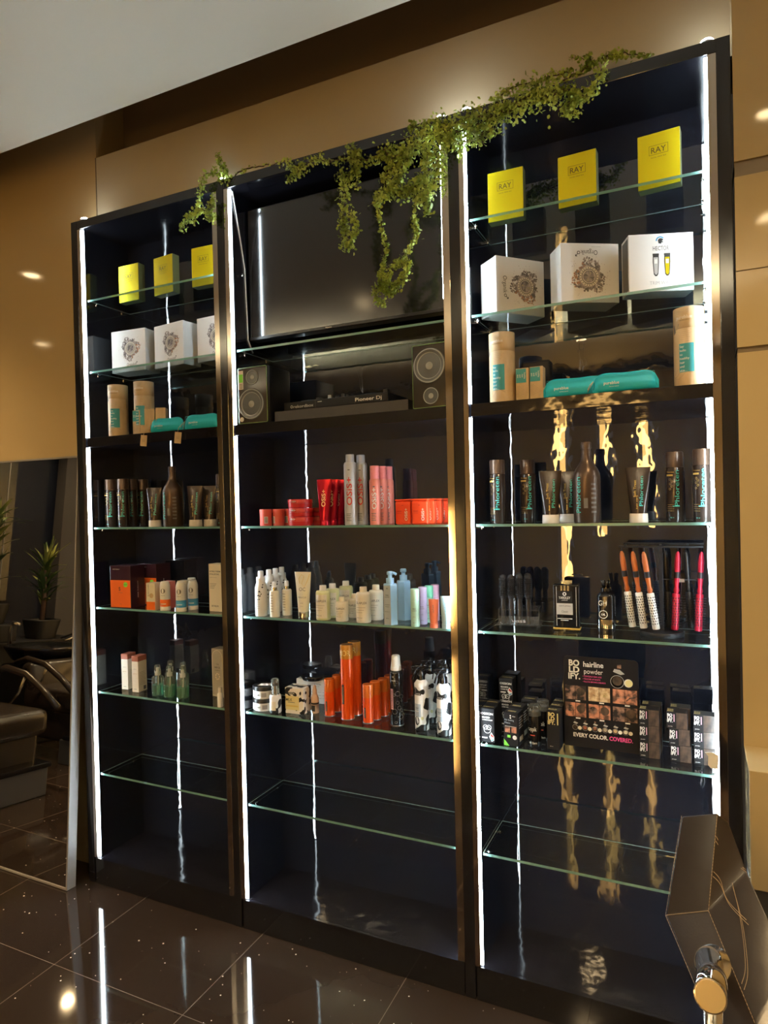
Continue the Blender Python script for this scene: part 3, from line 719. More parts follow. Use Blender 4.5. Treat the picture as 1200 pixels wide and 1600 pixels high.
def f(b):
    w_, h, d = .182, .166, .07
    b.box(-w_/2, w_/2, 0, d, 0, h, M_white, .001); y = -.0005
    b.box(-w_/2-.0004, -w_/2+.001, .008, d-.008, .008, h-.008, M_black, 0)
    b.T = Matrix.Identity(4); b.text('HECTOR', .0, .124, .0125, y, M_inkgrey, width=.046, bold=.012)
    # helmet
    b.add([(q[0], y, q[1]) for q in ((-.0065, .1375), (.001, .1365), (.002, .1405), (.006, .1400), (.0065, .1425), (.003, .1435), (.0035, .1455), (.007, .1460), (.006, .1495), (.001, .1525), (-.005, .1515), (-.0085, .147))], [list(range(12))], M_ink)
    P = [(r_*math.cos(a_)-.002, .1455+r_*math.sin(a_)) for r_ in (.0088, .0125) for a_ in [math.radians(35+15*i) for i in range(11)]]
    b.add([(q[0], y-.0002, q[1]) for q in P], [[i, i+1, i+12, i+11] for i in range(10)], M_bluelab)
    for cx, c2 in ((-.015, M_silver), (.017, M_goldbox)):
        b.add([(cx+a*.0085*k, y, q) for k, a in ((1, 1),) for a, q in ((-1, .103), (1, .103), (1.05, .085), (.75, .050), (.3, .044), (-.3, .044), (-.75, .050), (-1.05, .085))], [list(range(8))], M_ink)
        b.add([(cx+a*.0062, y-.0003, q) for a, q in ((-1, .098), (1, .098), (1.05, .085), (.75, .053), (.3, .048), (-.3, .048), (-.75, .053), (-1.05, .085))], [list(range(8))], c2)
        b.quad(cx-.004, cx+.004, .080, .092, y-.0005, M_wink); b.quad(cx-.009, cx+.009, .103, .109, y, M_ink)
    b.text('TRIM WARS', .0, .025, .010, y, M_silvercap, width=.066)
mesh('carton', t, f)
corner_place(t, 2.176, .024, ZG['box'], 21, .182, 'white box with a helmet logo and two hair clippers printed on it')

# ---- kraft tubes, small kraft cartons, teal pouches, tags
def kraft_tube():
    t = thing('kraft_tube', cat='tube box'); r = .0405
    def f(b):
        b.loft([(0, r, r), (.16, r, r), (.1605, r-.0006, r-.0006), (.161, r, r), (.22, r, r), (.2205, r-.003, r-.003)], M_kraft, seg=40)
        q = r+.0004
        b.quad(-.010, .030, .038, .118, 0, M_teal, q)
        for i, s in enumerate(('Say', 'hello', 'to', 'healthy', 'hair', 'and', 'skin...')): b.text(s, -.008, .110-i*.0112, .0066, 0, M_wink, r=q+.0004, align='l', bold=.008)
        b.text('pureblue', .004, .192, .010, 0, M_wink, width=.044, r=q, bold=.004); b.text('NATURAL DETOX', .006, .183, .0028, 0, M_ink, width=.028, r=q)
        b.add([(q*math.sin(a), -q*math.cos(a), z) for a, z in ((-.75, .175), (-.25, .175), (-.3, .168), (-.62, .150), (-.78, .148))], [[4, 3, 2, 1, 0]], M_inkgrey)
        for i in range(8):
            for j in range(8-i//2):
                a = -.25+.1*j+.05*(i % 2)+i*.03; b.add([(q*math.sin(a+u), -q*math.cos(a+u), .162-.0055*i+v) for u, v in ((-.02, 0), (0, -.0009), (.02, 0), (0, .0009))], [[0, 1, 2, 3]], M_inkgrey)
        for k in range(3):
            b.tube([(q*math.sin(a), -q*math.cos(a), .03+.006*k+.01*math.sin(4*a+k)) for a in [i*.12-.9 for i in range(15)]], .0002, M_inkgrey, 3)
            b.tube([(q*math.sin(a), -q*math.cos(a), .212-.004*k-.006*math.cos(4*a)) for a in [i*.12-.6 for i in range(10)]], .0002, M_inkgrey, 3)
    mesh('tube', t, f); return t
place(kraft_tube(), [(.114, .064, SL, 12, 'kraft cardboard tube at the left end of the left bay'), (.262, .064, SL, 4, 'kraft cardboard tube beside the small cartons in the left bay'),
                     (1.790, .052, SL, -18, 'kraft cardboard tube at the left end of the right bay'), (2.330, .050, SL, -24, 'kraft cardboard tube against the light strip, right end of the right bay')], 'printed kraft cardboard tubes')
def kraft_carton(turn):
    t = thing('kraft_carton', cat='box')
    def f(b):
        b.box(-.020, .020, 0, .040, 0, .100, M_kraft, .0008); y = -.0005
        b.quad(-.019, .012, .055, .098, y, M_teal)
        for i, s in enumerate(('healthy', 'hair', 'and', 'skin')): b.text(s, .008-i*.007, .076, .005, y-.0003, M_wink, rot=-PI/2, bold=.006)
        for i in range(7):
            for j in range(9-i): b.disc(-.017+j*.004, .012+i*.005+j*.0015, .0008, y, M_inkgrey, 5)
    mesh('carton', t, f); return t
place(kraft_carton(0), [(.256, .024, SL, 0, 'small kraft carton with teal label in front of the left-bay tube'), (.302, .030, SL, -60, 'plain-sided small kraft carton, second of the left-bay row'),
                        (.362, .030, SL, -60, 'plain-sided small kraft carton behind the left-bay teal pouch'),
                        (1.860, .022, SL, 3, 'small kraft carton, left one of the pair in the right bay'), (1.904, .018, SL, 0, 'small kraft carton, right one of the pair in the right bay')], 'small kraft cartons')
t = thing('black_carton', 'black carton standing behind the pair of small kraft cartons', 'box', (1.885, .10, SL)); mesh('carton', t, lambda b: b.box(-.045, .045, 0, .05, 0, .135, M_blackmat, .006))
def pouch(w_):
    t = thing('teal_pouch', cat='pouch'); h = .056
    def f(b):
        # an end-rounded soft pouch, standing on its long edge
        secs = []; k = 18
        vs = []; fs = []
        N = 26
        for i in range(k+1):
            u = i/k; x = -w_/2+w_*u; e = min(u, 1-u)*w_; hh = h*(1-.55*math.exp(-e/.010)) ; th = .013*(1-.85*math.exp(-e/.008)); tp = h*(.06*math.sin(u*9))
            for j in range(N):
                a = 2*PI*j/N; c, s_ = math.cos(a), math.sin(a); kk = 1/((abs(c)**3+abs(s_)**3)**(1/3))
                vs.append((x, th*c*kk*(.6 if s_ > 0 else 1), hh/2+(hh/2+ (tp*.4 if s_ > 0 else 0))*s_*kk))
        for i in range(k):
            for j in range(N): fs.append([i*N+j, i*N+(j+1) % N, (i+1)*N+(j+1) % N, (i+1)*N+j])
        b.add(vs, fs, M_pouch, True); b.add(vs[:N], [list(range(N-1, -1, -1))], M_pouch); b.add(vs[-N:], [list(range(N))], M_pouch)
        b.tube([(-w_/2+.006, -.0105, .009), (-w_/2+.012, -.0118, h-.006), (w_/2-.012, -.0118, h-.006), (w_/2-.006, -.0105, .009)], .0007, M_seam, 5)
        b.text('pureblue', -w_*.20, .026, .0095, -.0148, M_wink, width=.042, bold=.004); b.text('NATURAL DETOX', -w_*.16, .015, .0025, -.0148, M_wink, width=.026)
    mesh('body', t, f)
    mesh('zip_pull', t, lambda b: (b.tube([(-w_/2+.004, -.004, h*.62), (-w_/2-.006, -.004, h*.45), (-w_/2-.012, -.012, .010)], .0011, M_twine, 5), b.tube([(-w_/2+.004, -.004, h*.62), (-w_/2-.014, .004, .006)], .0011, M_twine, 5)))
    return t
def pouches(items, w_):
    for x, y, z, rz, lab, tagged in items:
        p_ = pouch(w_); p_.location = (x, y, z); p_.rotation_euler = (0, 0, math.radians(rz)); p_['label'] = lab; p_['group'] = 'teal fabric pouches on the thick shelf'
        if tagged:
            def g(b):
                b.T = Tr(-w_/2-.014, -.028, -.032) @ Ry(8)
                b.box(-.0165, .0165, -.0006, .0006, -.022, .022, M_kraft, .0004); b.text('NATURAL', 0, .004, .002, -.0012, M_ink); b.text('DETOX', 0, -.002, .003, -.0012, M_ink)
                b.T = Matrix.Identity(4); b.tube([(-w_/2-.002, -.006, .03), (-w_/2-.012, -.026, .006), (-w_/2-.014, -.029, -.014)], .0008, M_twine, 5)
            mesh('swing_tag', p_, g, 'kraft swing tag hanging over the shelf edge')
pouches([(.425, .022, SL, 2, 'darker-looking teal pouch, left and behind, in the left bay', 1), (.607, .018, SL, 2, 'teal pouch touching the post in the left bay', 1)], .17)
pouches([(2.015, .030, SL, 3, 'teal pouch, left and tucked behind, in the right bay', 0), (2.160, .016, SL, 3, 'teal pouch lying in front, right one in the right bay', 0)], .182)

# ---- dark brown shampoo bottles, tubes and the big necked bottle
def vlabel(b, s, x, z, h, mt, r=None, y=0, width=None, bold=0.): b.text(s, x, z, h, y, mt, rot=PI/2, r=r, width=width, bold=bold)
def brown_bottle():
    t = thing('shampoo_bottle', cat='bottle'); r = .0255
    def f(b):
        b.loft([(0, r-.002, r-.002), (.002, r, r), (.158, r, r), (.160, r-.002, r-.002)], M_brownbot, seg=32)
        q = r+.0004; vlabel(b, 'Phloreten', .0085, .098, .013, M_tealink, r=r+.0012, width=.105)
        b.text('Phloreten', -.010, .146, .004, 0, M_goldink2, r=q); b.quad(-.022, -.002, .134, .139, 0, M_goldink2, q)
        for k, (dx, dz) in enumerate(((0, 0), (.005, -.006), (0, -.013), (.005, -.020), (-.001, -.028))): b.disc(0, 0, 0, 0, M_goldink2, 3); b.tube([(q*math.sin((-.010+dx+.003*math.cos(a))/q), -q*math.cos((-.010+dx+.003*math.cos(a))/q), .124+dz+.003*math.sin(a)) for a in [i*PI/3 for i in range(7)]], .0003, M_goldink2, 3)
        for i in range(4): b.text('hair & scalp care', -.010, .050-i*.006, .0022, 0, M_goldink2, r=q)
        b.quad(-.004, .016, .044, .0465, 0, M_tealink, q); b.text('300 ml', -.006, .012, .003, 0, M_tealink, r=q)
    mesh('body', t, f)
    mesh('cap', t, lambda b: b.loft([(.160, r-.001, r-.001), (.203, r-.001, r-.001), (.206, r-.003, r-.003)], M_brownsat, seg=32))
    return t
PH = 'dark brown bottles with vertical turquoise lettering'; ZM = ZG['mid']
place(brown_bottle(), [(.034, .085, ZM, 20, 'dark lettered bottle, first from the left in the left bay'), (.108, .085, ZM, 18, 'dark lettered bottle, second from the left in the left bay'),
                       (.102, .138, ZM, 18, 'dark lettered bottle, third from the left in the left bay'), (.112, .192, ZM, 10, 'dark lettered bottle, farthest back in the left bay'),
                       (.628, .10, ZM, 18, 'dark lettered bottle cut off by the post, left bay'),
                       (1.757, .085, ZM, -6, 'dark lettered bottle at the left end of the right bay'), (1.839, .160, ZM, 4, 'dark lettered bottle, farther back beside the left tube, right bay'),
                       (2.284, .125, ZM, -4, 'dark lettered bottle, second from the right in the right bay'), (2.358, .055, ZM, -16, 'dark lettered bottle against the right light strip')], PH)
def tube_text(b, secs, s, x, z, h, wd_, mt, rot=True, bold=0., fan=0.):
    vs, fs, wd = text_mesh(s, bold); k = h/.72; kx = wd_/wd; o = []
    for v in vs:
        a, c = v.x*kx, v.y*k-h/2
        u, q = (x-c, z+a) if rot else (x+a, z+c)
        u *= 1+(q-z)*fan
        for i in range(len(secs)-1):
            if secs[i][0] <= q <= secs[i+1][0]:
                f = (q-secs[i][0])/(secs[i+1][0]-secs[i][0]); rx = secs[i][1]+(secs[i+1][1]-secs[i][1])*f; ry = secs[i][2]+(secs[i+1][2]-secs[i][2])*f; break
        else: rx, ry = secs[0][1], secs[0][2]
        o.append((u, -ry*math.sqrt(max(0, 1-(u/rx)**2))-.0006, q))
    b.add(o, fs, mt)
BT = [(.026, .0235, .0225), (.05, .0255, .021), (.10, .030, .014), (.150, .0345, .003), (.163, .0355, .0012)]
def brown_tube():
    t = thing('conditioner_tube', cat='tube')
    def f(b):
        b.loft([(.026, .0235, .0225), (.05, .0255, .021), (.10, .030, .014), (.150, .0345, .003), (.163, .0355, .0012)], M_brownbot, seg=32)
        tube_text(b, BT, 'Phloreten', .010, .092, .010, .088, M_tealink); tube_text(b, BT, 'Soft Treat', -.008, .100, .007, .050, M_goldink2); tube_text(b, BT, 'hair care', -.002, .060, .004, .040, M_goldink2)
    mesh('body', t, f)
    mesh('cap', t, lambda b: b.loft([(0, .026, .025), (.001, .0265, .0255), (.025, .0255, .0245), (.026, .024, .0235)], M_clearcap, seg=32))
    return t
place(brown_tube(), [(.279, .090, ZM, 14, 'brown squeeze tube with pale cap left of the big necked bottle, left bay'), (.506, .080, ZM, 14, 'brown squeeze tube, left one of the pair, left bay'),
                     (.545, .122, ZM, 14, 'brown squeeze tube, right one of the pair, left bay'),
                     (1.929, .075, ZM, 4, 'brown squeeze tube with pale cap in the left half of the right bay'), (1.966, .165, ZM, 6, 'brown squeeze tube half hidden behind the big necked bottle'),
                     (2.186, .080, ZM, -4, 'brown squeeze tube standing alone in the right half of the right bay')], 'brown squeeze tubes with pale caps')
def big_bottle():
    t = thing('large_bottle', cat='bottle'); r = .0405
    def f(b):
        b.loft([(0, r-.003, r-.003), (.003, r, r), (.135, r, r), (.15, r*.96, r*.96), (.165, r*.80, r*.80), (.178, r*.58, r*.58), (.190, r*.42, r*.42), (.205, .0145, .0145), (.226, .0135, .0135)], M_brownsat, seg=40)
        q = r+.0004; vlabel(b, 'Phloreten', -.022, .085, .016, M_tealink, r=r+.0012, width=.108)
        for i in range(7): b.quad(.018, .034, .03+.014*i, .036+.014*i, 0, M_inkgrey, q)
        b.quad(-.004, .008, .045, .075, 0, M_inkgrey, q)
    mesh('body', t, f)
    def g(b):
        b.loft([(.226, .0150, .0150), (.2275, .0155, .0155), (.244, .0150, .0150), (.247, .0135, .0135)], M_brownsat, seg=28)
    mesh('cap', t, g); return t
place(big_bottle(), [(.384, .085, ZM, 14, 'large brown bottle with a narrow neck in the left bay'), (2.038, .085, ZM, 0, 'large brown bottle with a narrow neck in the right bay')], 'large necked brown bottles')

# ---- left bay, fourth shelf
ZA = ZG['four']
def orange_box():
    t = thing('orange_black_box', cat='box')
    def f(b):
        w_, h, d = .108, .178, .085; b.box(-w_/2, w_/2, 0, d, 0, h, M_plum, .001); y = -.0006
        b.quad(-w_/2+.001, w_/2-.001, .004, .118, y, M_orange)
        b.disc(.028, .100, .011, y-.0004, M_green, 18); b.text('VEGAN', .028, .1, .004, y-.0008, M_ink)
        b.text('S', -.004, .082, .015, y-.0004, M_ink, bold=.02); b.text('SACHAJUAN', 0, .066, .003, y-.0004, M_inkgrey); b.text('150 ml', 0, .018, .003, y-.0004, M_inkgrey)
        b.text('HAIR THERAPY', -.02, .164, .004, y, M_wink)
        b.T = Tr(w_/2+.0006, 0, 0) @ Rz(90); b.text('HAIR THERAPY', d/2, .078, .006, 0, M_wink, rot=PI/2, width=.07)
    mesh('carton', t, f); return t
place(orange_box(), [(.145, .020, ZA, 4, 'bright orange and black box, front one at the left of the left bay'), (.190, .125, ZA, 0, 'shadowed orange and black box standing behind the front one')], 'orange and black boxes')
def spray_can(lower, name='small_box'):
    t = thing('white_spray_can', cat='can'); r = .0205
    def f(b):
        b.loft([(0, r, r), (.016, r, r), (.016, r, r, lower), (.045, r, r, M_whitepl), (.098, r, r), (.108, r*.9, r*.9), (.110, r*.86, r*.86)], M_whitepl, seg=24)
        q = r+.0004; 
        b.add([(q*math.sin(.5*.9*math.cos(a)), -q*math.cos(.45*math.cos(a)), .080+.010*math.sin(a)) for a in [i*2*PI/18 for i in range(18)]], [list(range(18))], M_inkgrey)
        b.text('3in1', 0, .080, .005, 0, M_wink, r=q+.0004); b.text('cleanser', 0, .062, .004, 0, M_inkgrey, r=q); b.quad(-.012, .012, .026, .029, 0, M_wink, q+.0002)
    mesh('body', t, f); mesh('cap', t, lambda b: b.loft([(.110, r*.84, r*.84), (.116, r*.80, r*.80), (.1175, r*.7, r*.7)], M_whitepl, seg=24)); return t
place(spray_can(M_orange), [(.371, .040, ZA, 18, 'white can with orange band, front of the row of small cans'), (.388, .180, ZA, 18, 'white can with orange band in the second row')], 'white cans with orange bands')
place(spray_can(M_bluelab), [(.455, .040, ZA, 18, 'white can with blue band, front one'), (.468, .095, ZA, 18, 'white can with blue band, just behind the front one'), ], 'white cans with blue bands')
def small_carton(c1, c2):
    t = thing('white_orange_carton', cat='box')
    def f(b):
        b.box(-.021, .021, 0, .04, 0, .112, c1, .001); y = -.0005; b.quad(-.0205, .0205, .002, .035, y, M_orange)
        b.disc(.004, .06, .010, y, c2, 14); vlabel(b, 'SUN CARE', -.010, .082, .006, M_inkgrey, y=y, width=.05)
    mesh('carton', t, f); return t
place(small_carton(M_cream, M_kraft), [(.316, .016, ZA, 8, 'white and orange carton at the left of the small row'), (.395, .110, ZA, 8, 'white and orange carton at the back of the small row')], 'white and orange cartons')
t = small_carton(M_pinkcap, M_cream); t.location = (.340, .072, ZA); t['label'] = 'salmon carton between the white carton and the white cans'; t.name = 'salmon_carton'
t = thing('cream_carton', 'tall cream carton with dark print, fourth shelf beside the left post', 'box', (.604, .072, ZA), -3)
def f(b):
    b.box(-.034, .034, 0, .05, 0, .190, M_creamcard, .001); y = -.0005
    b.text('HYDRO-THERM', -.028, .160, .006, y, M_ink, width=.055, align='l', bold=.01); b.text('HYALURONIC', -.028, .149, .006, y, M_ink, width=.05, align='l', bold=.01); b.text('moisture concentrate', -.028, .136, .003, y, M_inkgrey, align='l')
    for i in range(4): b.quad(-.028, .006-.004*i, .110-.006*i, .1115-.006*i, y, M_inkgrey)
    b.text('SKYNSUN', -.022, .022, .007, y, M_ink, width=.036, align='l', bold=.01)
mesh('carton', t, f)
t = thing('pump_bottle', 'slim dark pump bottle beside the tall cream carton', 'bottle', (.562, .13, ZA))
mesh('body', t, lambda b: b.loft([(0, .018, .018), (.11, .018, .018), (.12, .01, .01)], M_blackgl)); mesh('pump', t, lambda b: (b.tube([(0, 0, .12), (0, 0, .145)], .005, M_whitepl), b.tube([(.006, 0, .146), (-.016, -.004, .146)], .004, M_whitepl)))

# ---- left bay, fifth shelf
ZB = ZG['five']
def top_carton():
    t = thing('cream_brown_carton', cat='box')
    def f(b):
        w_ = .034; d = .052
        b.box(-w_/2, w_/2, 0, d, 0, .130, M_creamcard, .0008); y = -.0005
        b.text('davroe', 0, .098, .004, y, M_inkgrey); b.text('REPAIR', 0, .078, .0045, y, M_kraft, bold=.01); b.text('oil', 0, .070, .003, y, M_kraft); b.quad(-.007, .007, .012, .0135, y, M_inkgrey)
        b.T = Tr(w_/2+.0005, 0, 0) @ Rz(90)
        for i in range(9): b.quad(.008, .045-.004*(i % 3), .03+.0065*i, .0315+.0065*i, 0, M_taupe)
        b.quad(.03, .044, .006, .022, 0, M_inkgrey)
    mesh('carton', t, f); mesh('lid', t, lambda b: b.box(-.0172, .0172, -.0003, .0523, .1305, .153, M_brcap, .0008), 'brown carton top'); return t
place(top_carton(), [(.094, .078, ZB, 6, 'slim cream carton with brown top, left one'), (.171, .062, ZB, 4, 'slim cream carton with brown top, right one')], 'slim cream cartons with brown tops')
def green_spray():
    t = thing('spray_bottle', cat='bottle'); r = .0215
    mesh('body', t, lambda b: (b.loft([(0, r-.002, r-.002), (.003, r, r), (.076, r, r), (.082, r*.75, r*.75), (.085, .009, .009)], M_clear, 3.2, 28), b.text('tea tree', 0, .05, .004, -r-.0006, M_teal)))
    mesh('liquid', t, lambda b: b.loft([(.003, r-.003, r-.003), (.046, r-.003, r-.003)], M_greenliq, 3.2, 24), 'green liquid')
    mesh('cap', t, lambda b: b.loft([(.085, .0135, .0135), (.102, .0135, .0135), (.104, .013, .013), (.125, .012, .012), (.128, .009, .009)], M_clear, seg=24))
    mesh('pump', t, lambda b: (b.loft([(.083, .008, .008), (.100, .008, .008), (.100, .005, .005), (.115, .005, .005)], M_whitepl, seg=16), b.tube([(0, 0, .006), (.003, 0, .083)], .0015, M_whitepl, 6)))
    return t
place(green_spray(), [(.298, .062, ZB, 5, 'clear spray bottle of green liquid, first from the left'), (.358, .066, ZB, 5, 'clear spray bottle of green liquid, front middle'),
                      (.295, .140, ZB, 5, 'clear spray bottle of green liquid, behind the front middle one'), (.425, .070, ZB, 5, 'clear spray bottle of green liquid, rightmost front'),
                      (.368, .135, ZB, 5, 'clear spray bottle of green liquid, behind the rightmost one')], 'clear spray bottles of green liquid')
t = thing('taupe_carton', 'tall taupe carton with an arched cream border beside the left post', 'box', (.556, .13, ZB), -4)
def f(b):
    w_ = .062; h = .198; b.box(-w_/2, w_/2, 0, .05, 0, h, M_taupe, .001); y = -.0006
    P = [(-.027, .006), (.027, .006)]+[(.027*math.cos(a), .162+.030*math.sin(a)) for a in [i*PI/12 for i in range(13)]]
    b.tube([(p[0], y, p[1]) for p in P+[P[0]]], .0012, M_creamcard, 5)
    b.text('THE', 0, .135, .006, y, M_ink); b.text('HAIR OIL', 0, .122, .008, y, M_ink, width=.030, bold=.01); b.text('SHAMPOO', 0, .11, .004, y, M_ink)
    for i in range(14): a = i*2*PI/14; b.disc(.010*math.cos(a), .085+.012*math.sin(a), .003, y-.0002, M_kraft if i % 2 else M_cream, 6)
    for i in range(5): b.text('75 ml', 0, .04-.007*i, .002, y, M_ink)
mesh('carton', t, f)
t = thing('mini_bottle', 'tiny white bottle in front of the taupe carton, half behind the post', 'bottle', (.648, .030, ZB))
mesh('body', t, lambda b: b.loft([(0, .011, .011), (.05, .011, .011), (.055, .007, .007)], M_whitepl)); mesh('cap', t, lambda b: b.loft([(.055, .008, .008), (.075, .007, .007)], M_clearcap))

# ---- middle bay: television, speakers, controller
t = thing('television', 'black flat television filling the top of the middle bay', 'television', (0, 0, 0))
TX0, TX1, TZ0, TZ1, TY = .783, 1.597, 2.247, 2.752, .100
mesh('housing', t, lambda b: b.box(TX0, TX1, TY, TY+.045, TZ0, TZ1, M_black, .004))
mesh('screen', t, lambda b: b.box(TX0+.004, TX1-.004, TY-.001, TY+.001, TZ0+.012, TZ1-.004, M_screen))
mesh('bezel', t, lambda b: (b.box(TX0+.001, TX1-.001, TY-.003, TY+.001, TZ0+.001, TZ0+.012, M_black, .001), b.text('Hisense', (TX0+TX1)/2-.055, TZ0+.0065, .006, TY-.0036, M_wink, bold=.01)))
mesh('wall_bracket', t, lambda b: b.box(1.05, 1.33, TY+.045, .2515, 2.40, 2.60, M_black, .004))
tag(mesh('power_cable', None, lambda b: b.tube([(.784, .010, 2.79), (.780, .03, 2.73), (.7785, .06, 2.62), (.7795, .08, 2.52), (.7796, .085, 2.40), (.7796, .09, 2.25), (.7796, .12, 2.204)], .0024, M_whitepl, 8)), 'thin white cable hanging down beside the television', 'cable')
def speaker(inv):
    t = thing('studio_speaker', cat='speaker'); w_, h, d = .136, .212, .150
    if True:
        mesh('cabinet', t, lambda b: b.box(-w_/2, w_/2, .006, d, 0, h, M_black, .006, 3))
        mesh('front_baffle', t, lambda b: b.box(-w_/2+.002, w_/2-.002, -.002, .008, .002, h-.002, M_spkfront, .004, 3))
        def trim(b):
            P = [(-w_/2+.003, .006), (-w_/2+.003, h-.006), (-w_/2+.006, h-.003), (w_/2-.006, h-.003), (w_/2-.003, h-.006), (w_/2-.003, .006), (w_/2-.006, .003), (-w_/2+.006, .003)]
            b.tube([(p[0], -.003, p[1]) for p in P+[P[0]]], .0012, M_spkgreen, 6)
        mesh('trim_line', t, trim, 'thin green trim line')
        Z = (lambda z: h-z) if inv else (lambda z: z)
        sx = -.006 if not inv else -.004
        def woofer(b):
            b.T = Tr(sx, -.0025, Z(.073)) @ FRONT
            b.loft([(0, .058, .058), (.003, .056, .056, M_conelight), (.004, .052, .052, M_cone), (.001, .048, .048, M_cone), (.003, .044, .044, M_conelight), (.000, .041, .041, M_cone), (-.006, .026, .026), (-.008, .022, .022)], M_cone, seg=44)
            b.loft([(-.008, .021, .021), (-.002, .018, .018), (.001, .010, .010), (.002, .001, .001)], M_conelight, seg=32)
        mesh('woofer', t, woofer)
        def tweeter(b):
            b.T = Tr(0, -.0025, Z(.172)) @ FRONT
            b.loft([(0, .028, .028), (.002, .027, .027, M_conelight), (.001, .0245, .0245, M_cone), (-.003, .016, .016), (-.003, .013, .013)], M_cone, seg=36); b.loft([(-.003, .012, .012), (.001, .008, .008), (.002, .001, .001)], M_conelight, seg=24)
        mesh('tweeter', t, tweeter)
        if not inv: mesh('sticker', t, lambda b: (b.quad(-.062, -.040, .130, .200, -.0032, M_wink), b.quad(-.060, -.042, .156, .186, -.0036, M_green), b.disc(-.05, .018, .009, -.0034, M_wink, 16), [b.quad(-.058, -.044, .134+.005*i, .136+.005*i, -.0037, M_inkgrey) for i in range(4)]), 'green and white price sticker')
    return t
t = speaker(False); t.location = (.857, .006, SL); t['label'] = 'small studio speaker with a green and white sticker, left end of the shelf'; t['group'] = 'studio speakers'
t = speaker(True); t.location = (1.562, .012, SL); t.rotation_euler = (0, 0, math.radians(-4)); t['label'] = 'small studio speaker standing upside down beside the centre-right post'; t['group'] = 'studio speakers'
tag(mesh('riser_board', None, lambda b: b.box(.935, 1.472, .030, .235, SL, SL+.040, M_darkboard, .001)), 'black board raised under the music controller, between the speakers', 'board')
t = thing('music_controller', 'low black mixing controller lying on the board between the speakers', 'dj controller', (1.168, .062, SL+.0405), -2)
mesh('body', t, lambda b: (b.box(-.218, .218, 0, .17, .004, .036, M_blackmat, .003), b.text('rekordbox', -.130, .018, .0115, -.0008, M_silver, width=.088, bold=.006), b.text('Pioneer Dj', .142, .020, .0125, -.0008, M_wink, width=.105, bold=.012),
                           b.disc(-.182, .018, .006, -.0008, M_silver, 6, .0035), b.quad(-.078, -.0775, .004, .036, -.0006, M_inkgrey), b.quad(.088, .0885, .004, .036, -.0006, M_inkgrey), b.quad(-.068, -.05, .026, .028, -.0008, M_wink)))
for x in (-.13, .14): mesh('jog_wheel', t, lambda b: b.loft([(.036, .062, .062), (.043, .060, .060), (.044, .05, .05)], M_black, seg=36, cx=x, cy=.085))
for i, x in enumerate((-.035, -.005, .02, .04)):
    mesh('knob', t, lambda b: b.loft([(.036, .007, .007), (.052-.006*(i % 2), .006, .006)], M_silvercap if i == 0 else M_black, seg=12, cx=x, cy=.03))
mesh('foot', t, lambda b: [b.box(x-.01, x+.01, .02, .04, 0, .005, M_black) for x in (-.19, .19)])
mesh('switch_block', t, lambda b: (b.box(-.082, -.062, .01, .03, .036, .044, M_black, .001), b.box(.195, .212, .01, .03, .036, .048, M_black, .001)))

# ---- middle bay, red range
def lid_jar(r, h1, h2, m1, m2, name, txt=None, tcol=None):
    t = thing(name, cat='jar')
    def f(b):
        b.loft([(0, r*.95, r*.95), (.002, r*.97, r*.97), (h1, r*.97, r*.97)], m1, seg=32)
        if txt: b.text(txt, 0, h1*.5, h1*.35, 0, tcol, r=r*.97+.0004, bold=.01)
    mesh('body', t, f); mesh('lid', t, lambda b: b.loft([(h1, r, r), (h1+.001, r, r), (h2-.002, r, r), (h2, r*.97, r*.97)], m2, seg=32)); return t
t = lid_jar(.0235, .048, .062, M_redlab, M_redlab, 'red_jar', None, None)
mesh('barcode', t, lambda b: (b.quad(.000, .014, .008, .034, 0, M_wink, .0232), [b.quad(.002+.0022*i, .003+.0022*i, .010, .032, 0, M_ink, .0234) for i in range(5)]))
place(t, [(.856, .070, ZM, 20, 'small pinkish red jar with a barcode, left one'), (.893, .102, ZM, -40, 'small pinkish red jar, middle one'), (.912, .148, ZM, -20, 'small pinkish red jar, right one behind the tin stack')], 'small pinkish red jars')
def red_tin():
    t = thing('red_tin', cat='jar'); r = .046
    mesh('body', t, lambda b: (b.loft([(0, r*.94, r*.94), (.003, r*.97, r*.97), (.016, r*.97, r*.97)], M_red, seg=40),))
    def lid(b):
        b.loft([(.0165, r, r), (.029, r, r), (.0312, r*.97, r*.97)], M_red, seg=40)
        b.quad(-.036, .036, .0, .0, 0, M_red, r+.001); b.text('OSiS+', -.020, .0235, .0065, 0, M_wink, r=r+.0005, width=.022, bold=.02); b.quad(-.006, .026, .0195, .0275, 0, M_redlab, r+.0004); b.text('FLEXWAX', .010, .0235, .005, 0, M_red, r=r+.0008, width=.026, bold=.02)
    mesh('lid', t, lid); return t
place(red_tin(), [(1.014, .070, ZM, 16, 'round red tin, bottom of the front stack of three'), (1.012, .070, ZM+.0325, 20, 'round red tin, middle of the front stack of three'), (1.010, .072, ZM+.065, 24, 'round red tin, topmost of the front stack of three'),
                  (1.030, .168, ZM, 10, 'round red tin, lower one of the pair behind the stack'), (1.028, .168, ZM+.0325, 14, 'round red tin, upper one of the pair behind the stack')], 'stacked round red tins')
def red_tube():
    t = thing('red_tube', cat='tube')
    def f(b):
        b.loft([(.018, .0185, .0185), (.05, .021, .017), (.11, .0250, .009), (.155, .0275, .002), (.167, .0280, .001)], M_redmet, seg=30)
        tube_text(b, [(.018, .0185, .0185), (.05, .021, .017), (.11, .0250, .009), (.155, .0275, .002), (.167, .0280, .001)], 'OSiS+', -.001, .098, .015, .062, M_yellow, bold=.02)
    mesh('body', t, f); mesh('cap', t, lambda b: b.loft([(0, .0195, .0195), (.017, .0195, .0195), (.018, .018, .018)], M_redmet, seg=30)); return t
